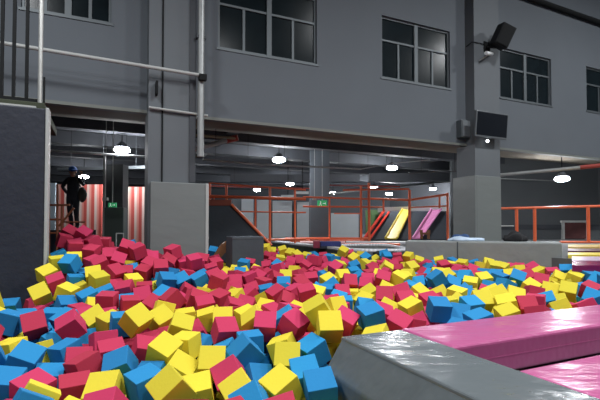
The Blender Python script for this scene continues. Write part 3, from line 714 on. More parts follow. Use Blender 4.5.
def hand(bx, by, bz, dx, dz):
    Jh = [((bx, by, bz), .028), ((bx + dx * .05, by + .01, bz + dz * .05), .036)]; Eh = [(0, 1)]
    for i, L_ in enumerate((.06, .07, .065, .05)):
        o_ = (i - 1.5) * .022; k0 = len(Jh)
        Jh.append(((bx + dx * .08 + o_ * dz, by + .015, bz + dz * .08 - o_ * dx), .0095)); Jh.append(((bx + dx * (.08 + L_ * .6) + o_ * dz, by + .0, bz + dz * (.08 + L_ * .6) - o_ * dx), .009)); Jh.append(((bx + dx * (.08 + L_) + o_ * dz, by - .02, bz + dz * (.08 + L_) - o_ * dx), .008))
        Eh += [(1, k0), (k0, k0 + 1), (k0 + 1, k0 + 2)]
    k0 = len(Jh); Jh.append(((bx + dx * .03 - .03 * dz, by - .01, bz + dz * .03 + .03 * dx), .011)); Jh.append(((bx + dx * .07 - .045 * dz, by - .02, bz + dz * .07 + .045 * dx), .009)); Eh += [(0, k0), (k0, k0 + 1)]
    return skin('hand', Jh, Eh, SKN, pp, 0, 1)
hand(.15, .17, 1.47, -.2, .95); hand(-.14, .11, .985, .9, -.2)
o = thing('shoulder_bag', 'bulky dark bag hanging at the side of the person', 'bag', (pp.location.x + .15, YP + .0, pp.location.z + .85))
def bagm(bm):
    g = bmesh.ops.create_icosphere(bm, subdivisions=3, radius=1)['verts']
    for v in g: v.co = Vector((v.co.x * .11, v.co.y * .10, v.co.z * .21 * (1 - .15 * v.co.x)))
    bmesh.ops.translate(bm, verts=g, vec=Vector(o.location) + Vector((.10, .02, .10)))
bm = BM(); bagm(bm); ob = obj('bag_body', bm, mat('dark_olive_cloth', (.035, .034, .028), .9, noise=.3, nscale=9), o, smooth=True)
bm = BM(); q = Vector(pp.location); path(bm, [q + Vector((.24, -.07, 1.14)), q + Vector((.14, -.12, 1.38)), q + Vector((-.05, -.14, 1.36)), q + Vector((-.15, -.14, 1.15))], .014, 6); obj('strap', bm, MATS['dark_olive_cloth'], o)

N_IND = 300
HALL_W = 400
EXPOSURE = 0.0
SURF = [[-3.003, 4.75, 1.149], [-3.187, 4.7, 1.136], [-3.565, 4.7, 1.136], [-4.104, 4.7, 1.115], [4.312, 7.2, 1.287], [3.699, 7.3, 1.294], [3.151, 7.6, 1.3], [2.426, 8.1, 1.31], [1.549, 8.4, 1.342], [-1.578, 2.3, 1.085], [-0.789, 2.3, 1.085], [0.0, 2.3, 1.085], [0.168, 2.45, 1.109], [-1.89, 2.75, 1.125], [-0.935, 2.72, 1.134], [0.0, 2.7, 1.141], [-2.41, 3.5, 1.165], [-1.873, 3.4, 1.189], [-1.153, 3.35, 1.201], [-0.379, 3.3, 1.212], [0.224, 3.25, 1.224], [0.53, 3.3, 1.25], [-2.8, 4.2, 1.238], [-2.373, 4.3, 1.269], [-1.717, 4.15, 1.247], [-0.942, 4.1, 1.256], [0.0, 4.25, 1.277], [0.966, 4.2, 1.286], [1.12, 3.75, 1.234], [1.839, 4.0, 1.274], [2.934, 4.4, 1.272], [-2.733, 4.75, 1.366], [-2.209, 4.8, 1.36], [-1.674, 4.85, 1.342], [-1.139, 4.95, 1.328], [-0.61, 5.3, 1.281], [0.0, 5.3, 1.281], [0.598, 5.2, 1.294], [1.197, 5.2, 1.318], [1.761, 5.1, 1.331], [2.582, 5.1, 1.331], [3.605, 5.4, 1.329], [-2.908, 5.05, 1.546], [-2.254, 5.15, 1.502], [-1.557, 5.2, 1.497], [-1.225, 5.6, 1.407], [-1.033, 6.9, 1.301], [-0.498, 7.2, 1.304], [0.0, 7.2, 1.304], [0.829, 7.2, 1.304], [1.566, 6.8, 1.311], [2.28, 6.6, 1.331], [2.948, 6.4, 1.352], [3.772, 6.3, 1.333], [-3.055, 5.3, 1.682], [-2.639, 5.45, 1.673], [-2.194, 5.6, 1.626], [-1.742, 5.6, 1.613], [-1.42, 5.6, 1.613], [-1.343, 6.2, 1.486], [-1.725, 8.6, 1.524], [-0.636, 9.2, 1.449], [0.0, 8.6, 1.366], [0.892, 8.6, 1.425], [0.819, 7.9, 1.345], [1.867, 8.1, 1.384], [2.484, 7.7, 1.361], [3.271, 7.1, 1.346], [-3.156, 5.7, 1.816], [-2.81, 5.8, 1.813], [-3.064, 5.9, 1.918], [-2.699, 6.0, 1.765]]
LABELS = ["steeply tipped yellow foam cube below the big column, lowest row, first yellow, under yellow",
"tilted blue foam cube below the dark far column, lowest row, only blue, under blue",
"tilted yellow foam cube below the dark far column, lowest row, only yellow, under blue",
"upright blue foam cube below the exit sign, lowest row, only blue, under blue",
"steeply tipped blue foam cube below the navy tower, second row up, second blue",
"steeply tipped yellow foam cube below the exit sign, fourth row up, second yellow",
"steeply tipped yellow foam cube below the dark far column, fourth row up, second yellow",
"steeply tipped yellow foam cube below the big column, third row up, first yellow",
"steeply tipped blue foam cube below the navy block, third row up, second blue",
"steeply tipped blue foam cube below the exit sign, second row up, only blue",
"steeply tipped magenta foam cube below the person, fourth row up, only magenta",
"steeply tipped yellow foam cube below the exit sign, lowest row, only yellow, under blue",
"upright magenta foam cube below the person, lowest row, only magenta, under magenta",
"steeply tipped magenta foam cube below the dark far column, fourth row up, only magenta",
"tilted blue foam cube below the dark far column, third row up, second blue",
"steeply tipped magenta foam cube below the navy tower, fourth row up, second magenta",
"tilted magenta foam cube below the person, second row up, only magenta, under magenta",
"tilted magenta foam cube below the navy tower, lowest row, only magenta, under blue",
"tilted blue foam cube below the pink slide, fifth row up, only blue, under magenta",
"tilted yellow foam cube below the big column, lowest row, second yellow, under yellow",
"tilted blue foam cube below the yellow slide, fourth row up, only blue, under blue",
"steeply tipped magenta foam cube below the navy block, fourth row up, first magenta",
"steeply tipped yellow foam cube below the navy block, second row up, only yellow",
"steeply tipped magenta foam cube below the navy block, second row up, only magenta",
"steeply tipped magenta foam cube below the navy block, fourth row up, second magenta",
"steeply tipped yellow foam cube below the dark far column, second row up, only yellow",
"tilted blue foam cube below the navy tower, fourth row up, only blue, under blue",
"steeply tipped yellow foam cube below the navy block, lowest row, only yellow, under magenta",
"tilted blue foam cube below the navy tower, lowest row, first blue, under blue",
"tilted blue foam cube below the person, third row up, second blue",
"upright yellow foam cube below the big column, third row up, second yellow, under yellow",
"steeply tipped blue foam cube below the navy block, lowest row, only blue, under yellow",
"steeply tipped yellow foam cube below the big column, second row up, only yellow",
"tilted blue foam cube below the dark far column, second row up, only blue",
"steeply tipped yellow foam cube below the dark far column, fifth row up, second yellow",
"steeply tipped yellow foam cube below the big column, fourth row up, second yellow",
"steeply tipped magenta foam cube below the pink slide, fourth row up, first magenta",
"steeply tipped yellow foam cube below the navy tower, sixth row up, only yellow",
"steeply tipped yellow foam cube below the big column, fourth row up, first yellow",
"steeply tipped magenta foam cube below the exit sign, lowest row, only magenta, under yellow",
"tilted magenta foam cube below the yellow slide, fourth row up, only magenta",
"steeply tipped blue foam cube below the person, eighth row up, first blue, under yellow",
"tilted magenta foam cube below the exit sign, third row up, fourth magenta, under magenta",
"tilted yellow foam cube below the navy tower, lowest row, only yellow, under magenta",
"upright magenta foam cube below the exit sign, fifth row up, first magenta, under blue",
"tilted yellow foam cube below the pink slide, fifth row up, second yellow, under magenta",
"steeply tipped blue foam cube below the navy block, second row up, first blue",
"tilted magenta foam cube below the exit sign, third row up, second magenta, under magenta",
"steeply tipped magenta foam cube below the big column, sixth row up, first magenta",
"tilted yellow foam cube below the person, seventh row up, second yellow, under yellow",
"steeply tipped yellow foam cube below the far door, sixth row up, third yellow",
"tilted magenta foam cube below the exit sign, third row up, first magenta, under blue",
"steeply tipped yellow foam cube below the navy block, fourth row up, second yellow",
"tilted blue foam cube below the navy tower, lowest row, second blue, under yellow",
"tilted yellow foam cube below the black bag, fifth row up, second yellow, under yellow",
"steeply tipped yellow foam cube below the person, fourth row up, only yellow, under magenta",
"tilted magenta foam cube below the navy block, seventh row up, first magenta, under magenta",
"tilted yellow foam cube below the big column, fourth row up, third yellow, under magenta",
"tilted blue foam cube below the wall screen, fourth row up, second blue, under blue",
"tilted yellow foam cube below the dark far column, third row up, only yellow",
"tilted magenta foam cube below the dark far column, sixth row up, fourth magenta",
"tilted blue foam cube below the person, second row up, only blue, under blue",
"steeply tipped blue foam cube below the pink slide, seventh row up, third blue",
"tilted yellow foam cube below the person, sixth row up, only yellow",
"steeply tipped yellow foam cube below the wall screen, fifth row up, second yellow",
"tilted blue foam cube below the big column, seventh row up, first blue, under blue",
"tilted magenta foam cube below the exit sign, topmost row, fifth magenta",
"steeply tipped yellow foam cube below the navy tower, eighth row up, only yellow",
"upright blue foam cube below the exit sign, fourth row up, only blue",
"upright magenta foam cube below the exit sign, fifth row up, third magenta",
"tilted yellow foam cube below the exit sign, fourth row up, first yellow, under magenta",
"upright blue foam cube below the navy block, third row up, third blue",
"tilted magenta foam cube below the person, seventh row up, only magenta, under yellow",
"steeply tipped magenta foam cube below the black bag, fifth row up, first magenta",
"steeply tipped magenta foam cube below the exit sign, eighth row up, first magenta",
"tilted magenta foam cube below the big column, fifth row up, second magenta, under magenta",
"tilted magenta foam cube below the big column, topmost row, sixth magenta",
"upright yellow foam cube below the navy tower, third row up, first yellow",
"tilted blue foam cube below the wall screen, fifth row up, second blue, under yellow",
"tilted blue foam cube below the big column, seventh row up, third blue, under magenta",
"tilted magenta foam cube below the navy block, sixth row up, first magenta, under magenta",
"steeply tipped magenta foam cube below the person, third row up, only magenta, under blue",
"tilted magenta foam cube below the exit sign, eighth row up, third magenta, under magenta",
"tilted magenta foam cube below the exit sign, sixth row up, first magenta, under yellow",
"tilted yellow foam cube below the black bag, fifth row up, first yellow, under yellow",
"tilted blue foam cube below the person, fifth row up, second blue, under yellow",
"steeply tipped magenta foam cube below the pink slide, sixth row up, first magenta",
"tilted magenta foam cube below the dark far column, sixth row up, first magenta",
"steeply tipped blue foam cube below the wall screen, fifth row up, first blue",
"tilted blue foam cube below the person, sixth row up, only blue, under yellow",
"tilted yellow foam cube below the yellow slide, fifth row up, only yellow, under magenta",
"tilted magenta foam cube below the person, topmost row, sixth magenta, under magenta",
"tilted yellow foam cube below the far door, fifth row up, only yellow, under yellow",
"tilted yellow foam cube below the pink slide, seventh row up, second yellow",
"steeply tipped magenta foam cube below the big column, eighth row up, first magenta",
"steeply tipped blue foam cube below the black bag, seventh row up, only blue",
"tilted blue foam cube below the navy tower, fifth row up, first blue",
"steeply tipped yellow foam cube below the navy block, fifth row up, first yellow",
"steeply tipped magenta foam cube below the yellow slide, seventh row up, first magenta",
"tilted magenta foam cube below the big column, sixth row up, fourth magenta",
"tilted magenta foam cube below the person, topmost row, third magenta, under magenta",
"steeply tipped magenta foam cube below the person, topmost row, fourth magenta",
"steeply tipped magenta foam cube below the dark far column, sixth row up, second magenta",
"tilted magenta foam cube below the big column, topmost row, fourth magenta",
"steeply tipped magenta foam cube below the exit sign, sixth row up, second magenta",
"tilted yellow foam cube below the yellow slide, fourth row up, second yellow, under blue",
"steeply tipped magenta foam cube below the pink slide, seventh row up, only magenta",
"tilted yellow foam cube below the navy block, fourth row up, first yellow, under magenta",
"steeply tipped magenta foam cube below the person, topmost row, eighth magenta, under magenta",
"steeply tipped blue foam cube below the big column, seventh row up, second blue",
"steeply tipped magenta foam cube below the exit sign, topmost row, third magenta, under magenta",
"steeply tipped magenta foam cube below the big column, fifth row up, first magenta",
"tilted magenta foam cube below the person, topmost row, first magenta, under magenta",
"steeply tipped blue foam cube below the person, third row up, first blue, under magenta",
"tilted magenta foam cube below the far door, sixth row up, only magenta, under blue",
"upright yellow foam cube below the wall screen, sixth row up, first yellow, under blue",
"steeply tipped blue foam cube below the far door, sixth row up, second blue",
"tilted magenta foam cube below the black bag, fifth row up, second magenta, under magenta",
"steeply tipped magenta foam cube below the exit sign, topmost row, fourth magenta",
"tilted magenta foam cube below the dark far column, lowest row, only magenta, under yellow",
"tilted yellow foam cube below the far door, seventh row up, second yellow",
"tilted magenta foam cube below the pink slide, sixth row up, third magenta, under magenta",
"steeply tipped yellow foam cube below the wall screen, sixth row up, fourth yellow",
"tilted magenta foam cube below the far door, fifth row up, only magenta, under blue",
"tilted magenta foam cube below the navy block, fifth row up, first magenta, under magenta",
"tilted magenta foam cube below the person, topmost row, seventh magenta, under magenta",
"tilted yellow foam cube below the wall screen, seventh row up, second yellow, under blue",
"steeply tipped yellow foam cube below the far door, sixth row up, first yellow",
"upright blue foam cube below the person, seventh row up, only blue, under blue",
"tilted magenta foam cube below the pink slide, sixth row up, fourth magenta, under yellow",
"upright blue foam cube below the person, fifth row up, first blue, under blue",
"tilted yellow foam cube below the navy tower, third row up, second yellow, under blue",
"tilted magenta foam cube below the navy block, seventh row up, fourth magenta, under magenta",
"steeply tipped magenta foam cube below the yellow slide, eighth row up, only magenta",
"tilted blue foam cube below the person, fourth row up, only blue, under blue",
"steeply tipped magenta foam cube below the big column, fourth row up, second magenta",
"tilted yellow foam cube below the exit sign, seventh row up, only yellow, under magenta",
"tilted yellow foam cube below the wall screen, seventh row up, first yellow, under blue",
"steeply tipped blue foam cube below the wall screen, seventh row up, first blue",
"steeply tipped yellow foam cube below the black bag, sixth row up, only yellow",
"tilted magenta foam cube below the black bag, sixth row up, only magenta, under yellow",
"tilted magenta foam cube below the dark far column, fifth row up, first magenta",
"steeply tipped yellow foam cube below the pink slide, sixth row up, first yellow",
"tilted blue foam cube below the big column, third row up, only blue, under magenta",
"tilted blue foam cube below the wall screen, seventh row up, fourth blue, under blue",
"steeply tipped magenta foam cube below the navy block, sixth row up, second magenta",
"steeply tipped magenta foam cube below the pink slide, fifth row up, only magenta",
"steeply tipped magenta foam cube below the pink slide, sixth row up, second magenta",
"steeply tipped blue foam cube below the dark far column, fifth row up, only blue",
"steeply tipped magenta foam cube below the black bag, seventh row up, only magenta",
"upright yellow foam cube below the person, topmost row, first yellow, under blue",
"steeply tipped magenta foam cube below the dark far column, seventh row up, second magenta",
"steeply tipped magenta foam cube below the pink slide, fourth row up, third magenta",
"tilted blue foam cube below the big column, second row up, only blue, under yellow",
"tilted yellow foam cube below the wall screen, eighth row up, third yellow",
"steeply tipped yellow foam cube below the yellow slide, sixth row up, third yellow",
"steeply tipped yellow foam cube below the person, eighth row up, only yellow, under magenta",
"tilted yellow foam cube below the yellow slide, sixth row up, second yellow, under yellow",
"steeply tipped yellow foam cube below the black bag, seventh row up, only yellow",
"steeply tipped magenta foam cube below the big column, topmost row, third magenta, under magenta",
"tilted magenta foam cube below the big column, topmost row, fifth magenta, under magenta",
"steeply tipped magenta foam cube below the yellow slide, seventh row up, second magenta",
"steeply tipped magenta foam cube below the navy block, fifth row up, second magenta",
"upright magenta foam cube below the black bag, fifth row up, third magenta, under magenta",
"upright yellow foam cube below the big column, fifth row up, second yellow, under magenta",
"steeply tipped yellow foam cube below the pink slide, eighth row up, third yellow",
"tilted yellow foam cube below the big column, fifth row up, first yellow, under magenta",
"tilted magenta foam cube below the dark far column, seventh row up, third magenta",
"tilted yellow foam cube below the dark far column, seventh row up, only yellow",
"steeply tipped blue foam cube below the person, third row up, third blue, under magenta",
"upright magenta foam cube below the dark far column, topmost row, second magenta, under blue",
"steeply tipped yellow foam cube below the far door, seventh row up, first yellow",
"steeply tipped blue foam cube below the yellow slide, fifth row up, second blue",
"steeply tipped magenta foam cube below the person, topmost row, second magenta",
"steeply tipped blue foam cube below the far door, sixth row up, first blue",
"tilted blue foam cube below the navy block, third row up, first blue, under magenta",
"tilted yellow foam cube below the yellow slide, third row up, only yellow, under yellow",
"steeply tipped blue foam cube below the wall screen, eighth row up, only blue",
"tilted blue foam cube below the wall screen, seventh row up, third blue, under blue",
"steeply tipped magenta foam cube below the yellow slide, sixth row up, only magenta",
"steeply tipped magenta foam cube below the exit sign, topmost row, second magenta, under magenta",
"upright magenta foam cube below the navy block, seventh row up, sixth magenta, under magenta",
"steeply tipped blue foam cube below the big column, sixth row up, only blue",
"tilted yellow foam cube below the navy block, sixth row up, first yellow, under magenta",
"tilted magenta foam cube below the pink slide, eighth row up, second magenta, under yellow",
"steeply tipped yellow foam cube below the yellow slide, eighth row up, only yellow",
"steeply tipped magenta foam cube below the dark far column, seventh row up, first magenta",
"steeply tipped yellow foam cube below the yellow slide, topmost row, first yellow",
"tilted magenta foam cube below the dark far column, sixth row up, third magenta",
"tilted blue foam cube below the navy block, topmost row, second blue",
"tilted yellow foam cube below the pink slide, topmost row, first yellow",
"tilted magenta foam cube below the navy block, topmost row, first magenta, under magenta",
"steeply tipped magenta foam cube below the navy block, seventh row up, second magenta",
"tilted blue foam cube below the exit sign, sixth row up, only blue, under yellow",
"steeply tipped yellow foam cube below the pink slide, sixth row up, second yellow",
"tilted magenta foam cube below the person, topmost row, fifth magenta, under magenta",
"upright magenta foam cube below the pink slide, fourth row up, second magenta, under magenta",
"upright magenta foam cube below the exit sign, topmost row, first magenta",
"tilted blue foam cube below the far door, eighth row up, only blue",
"steeply tipped magenta foam cube below the big column, topmost row, first magenta, under magenta",
"steeply tipped yellow foam cube below the pink slide, fifth row up, first yellow",
"tilted magenta foam cube below the dark far column, eighth row up, first magenta",
"tilted blue foam cube below the dark far column, seventh row up, only blue",
"steeply tipped magenta foam cube below the big column, sixth row up, second magenta",
"upright magenta foam cube below the dark far column, fifth row up, second magenta",
"steeply tipped magenta foam cube below the dark far column, eighth row up, fourth magenta",
"steeply tipped blue foam cube below the pink slide, seventh row up, second blue",
"upright magenta foam cube below the exit sign, seventh row up, second magenta",
"tilted yellow foam cube below the dark far column, sixth row up, only yellow",
"upright magenta foam cube below the person, fifth row up, first magenta, under blue",
"tilted yellow foam cube below the dark far column, eighth row up, only yellow",
"upright blue foam cube below the dark far column, sixth row up, only blue",
"steeply tipped yellow foam cube below the pink slide, eighth row up, first yellow",
"upright blue foam cube below the navy block, second row up, second blue, under blue",
"tilted blue foam cube below the navy tower, second row up, first blue, under yellow",
"steeply tipped magenta foam cube below the big column, third row up, only magenta",
"upright magenta foam cube below the exit sign, third row up, third magenta, under yellow",
"tilted magenta foam cube below the navy block, eighth row up, first magenta, under magenta",
"steeply tipped magenta foam cube below the black bag, eighth row up, first magenta",
"upright blue foam cube below the navy block, sixth row up, only blue, under magenta",
"steeply tipped yellow foam cube below the yellow slide, topmost row, second yellow",
"steeply tipped yellow foam cube below the navy block, fifth row up, second yellow",
"upright blue foam cube below the yellow slide, fifth row up, first blue, under blue",
"steeply tipped blue foam cube below the navy block, topmost row, first blue",
"tilted magenta foam cube below the dark far column, topmost row, first magenta, under yellow",
"tilted yellow foam cube below the yellow slide, topmost row, third yellow, under blue",
"tilted yellow foam cube below the person, seventh row up, first yellow, under blue",
"steeply tipped yellow foam cube below the dark far column, fourth row up, first yellow",
"tilted blue foam cube below the person, topmost row, only blue",
"steeply tipped blue foam cube below the yellow slide, seventh row up, first blue",
"tilted magenta foam cube below the person, fifth row up, second magenta, under magenta",
"tilted magenta foam cube below the far door, eighth row up, only magenta",
"steeply tipped blue foam cube below the far door, seventh row up, second blue",
"tilted magenta foam cube below the navy tower, fifth row up, only magenta, under yellow",
"tilted blue foam cube below the pink slide, topmost row, only blue",
"steeply tipped magenta foam cube below the navy block, eighth row up, second magenta",
"tilted blue foam cube below the yellow slide, eighth row up, second blue, under yellow",
"tilted blue foam cube below the far door, seventh row up, first blue",
"steeply tipped blue foam cube below the wall screen, sixth row up, only blue",
"upright blue foam cube below the navy tower, fifth row up, second blue, under magenta",
"tilted yellow foam cube below the black bag, eighth row up, third yellow",
"steeply tipped magenta foam cube below the navy block, seventh row up, third magenta",
"steeply tipped yellow foam cube below the person, fifth row up, only yellow, under blue",
"steeply tipped magenta foam cube below the big column, topmost row, second magenta",
"tilted yellow foam cube below the wall screen, eighth row up, first yellow, under magenta",
"tilted blue foam cube below the yellow slide, sixth row up, only blue, under magenta",
"steeply tipped magenta foam cube below the big column, topmost row, seventh magenta",
"tilted magenta foam cube below the exit sign, eighth row up, second magenta, under yellow",
"steeply tipped magenta foam cube below the yellow slide, seventh row up, third magenta",
"tilted yellow foam cube below the navy block, sixth row up, second yellow, under magenta",
"tilted blue foam cube below the wall screen, fourth row up, first blue, under blue",
"steeply tipped blue foam cube below the yellow slide, topmost row, only blue",
"tilted yellow foam cube below the wall screen, topmost row, only yellow",
"steeply tipped magenta foam cube below the black bag, eighth row up, second magenta",
"tilted yellow foam cube below the dark far column, topmost row, second yellow",
"steeply tipped magenta foam cube below the navy block, seventh row up, fifth magenta",
"steeply tipped magenta foam cube below the navy block, eighth row up, fourth magenta",
"steeply tipped magenta foam cube below the exit sign, seventh row up, first magenta",
"tilted magenta foam cube below the navy block, eighth row up, fifth magenta, under magenta",
"tilted yellow foam cube below the wall screen, eighth row up, fourth yellow",
"tilted magenta foam cube below the pink slide, eighth row up, first magenta, under magenta",
"tilted blue foam cube below the yellow slide, eighth row up, first blue, under blue",
"upright blue foam cube below the dark far column, topmost row, second blue",
"steeply tipped magenta foam cube below the dark far column, eighth row up, second magenta",
"steeply tipped yellow foam cube below the far door, sixth row up, second yellow",
"tilted blue foam cube below the dark far column, third row up, first blue",
"steeply tipped blue foam cube below the yellow slide, seventh row up, second blue",
"tilted magenta foam cube below the big column, sixth row up, third magenta, under magenta",
"upright yellow foam cube below the yellow slide, sixth row up, first yellow, under magenta",
"tilted yellow foam cube below the yellow slide, fourth row up, first yellow, under blue",
"upright yellow foam cube below the wall screen, fifth row up, first yellow, under yellow",
"steeply tipped yellow foam cube below the dark far column, topmost row, third yellow",
"upright yellow foam cube below the wall screen, eighth row up, second yellow",
"tilted yellow foam cube below the black bag, eighth row up, second yellow, under magenta",
"tilted magenta foam cube below the navy block, topmost row, third magenta, under yellow",
"upright magenta foam cube below the big column, eighth row up, second magenta, under magenta",
"tilted magenta foam cube below the dark far column, eighth row up, third magenta",
"upright magenta foam cube below the navy block, eighth row up, third magenta, under blue",
"tilted yellow foam cube below the navy block, topmost row, only yellow",
"tilted blue foam cube below the wall screen, seventh row up, second blue, under yellow",
"tilted yellow foam cube below the pink slide, topmost row, second yellow",
"steeply tipped magenta foam cube below the big column, fourth row up, first magenta",
"tilted blue foam cube below the big column, eighth row up, only blue, under magenta",
"steeply tipped yellow foam cube below the pink slide, eighth row up, second yellow",
"steeply tipped yellow foam cube below the pink slide, seventh row up, first yellow",
"tilted yellow foam cube below the person, topmost row, second yellow, under magenta",
"tilted blue foam cube below the person, eighth row up, second blue, under blue",
"tilted magenta foam cube below the navy block, topmost row, second magenta",
"tilted yellow foam cube below the black bag, eighth row up, first yellow, under yellow",
"tilted blue foam cube below the pink slide, seventh row up, first blue, under yellow",
"tilted yellow foam cube below the dark far column, topmost row, first yellow, under yellow",
"tilted yellow foam cube below the pink slide, topmost row, third yellow",
"steeply tipped yellow foam cube below the wall screen, sixth row up, third yellow",
"tilted blue foam cube below the navy block, eighth row up, only blue, under blue",
"tilted yellow foam cube below the dark far column, fifth row up, first yellow",
"tilted magenta foam cube below the exit sign, fifth row up, second magenta, under magenta",
"steeply tipped magenta foam cube below the navy tower, fourth row up, first magenta",
"steeply tipped yellow foam cube below the dark far column, topmost row, fourth yellow",
"steeply tipped yellow foam cube below the wall screen, sixth row up, second yellow",
"steeply tipped blue foam cube below the dark far column, topmost row, first blue"]
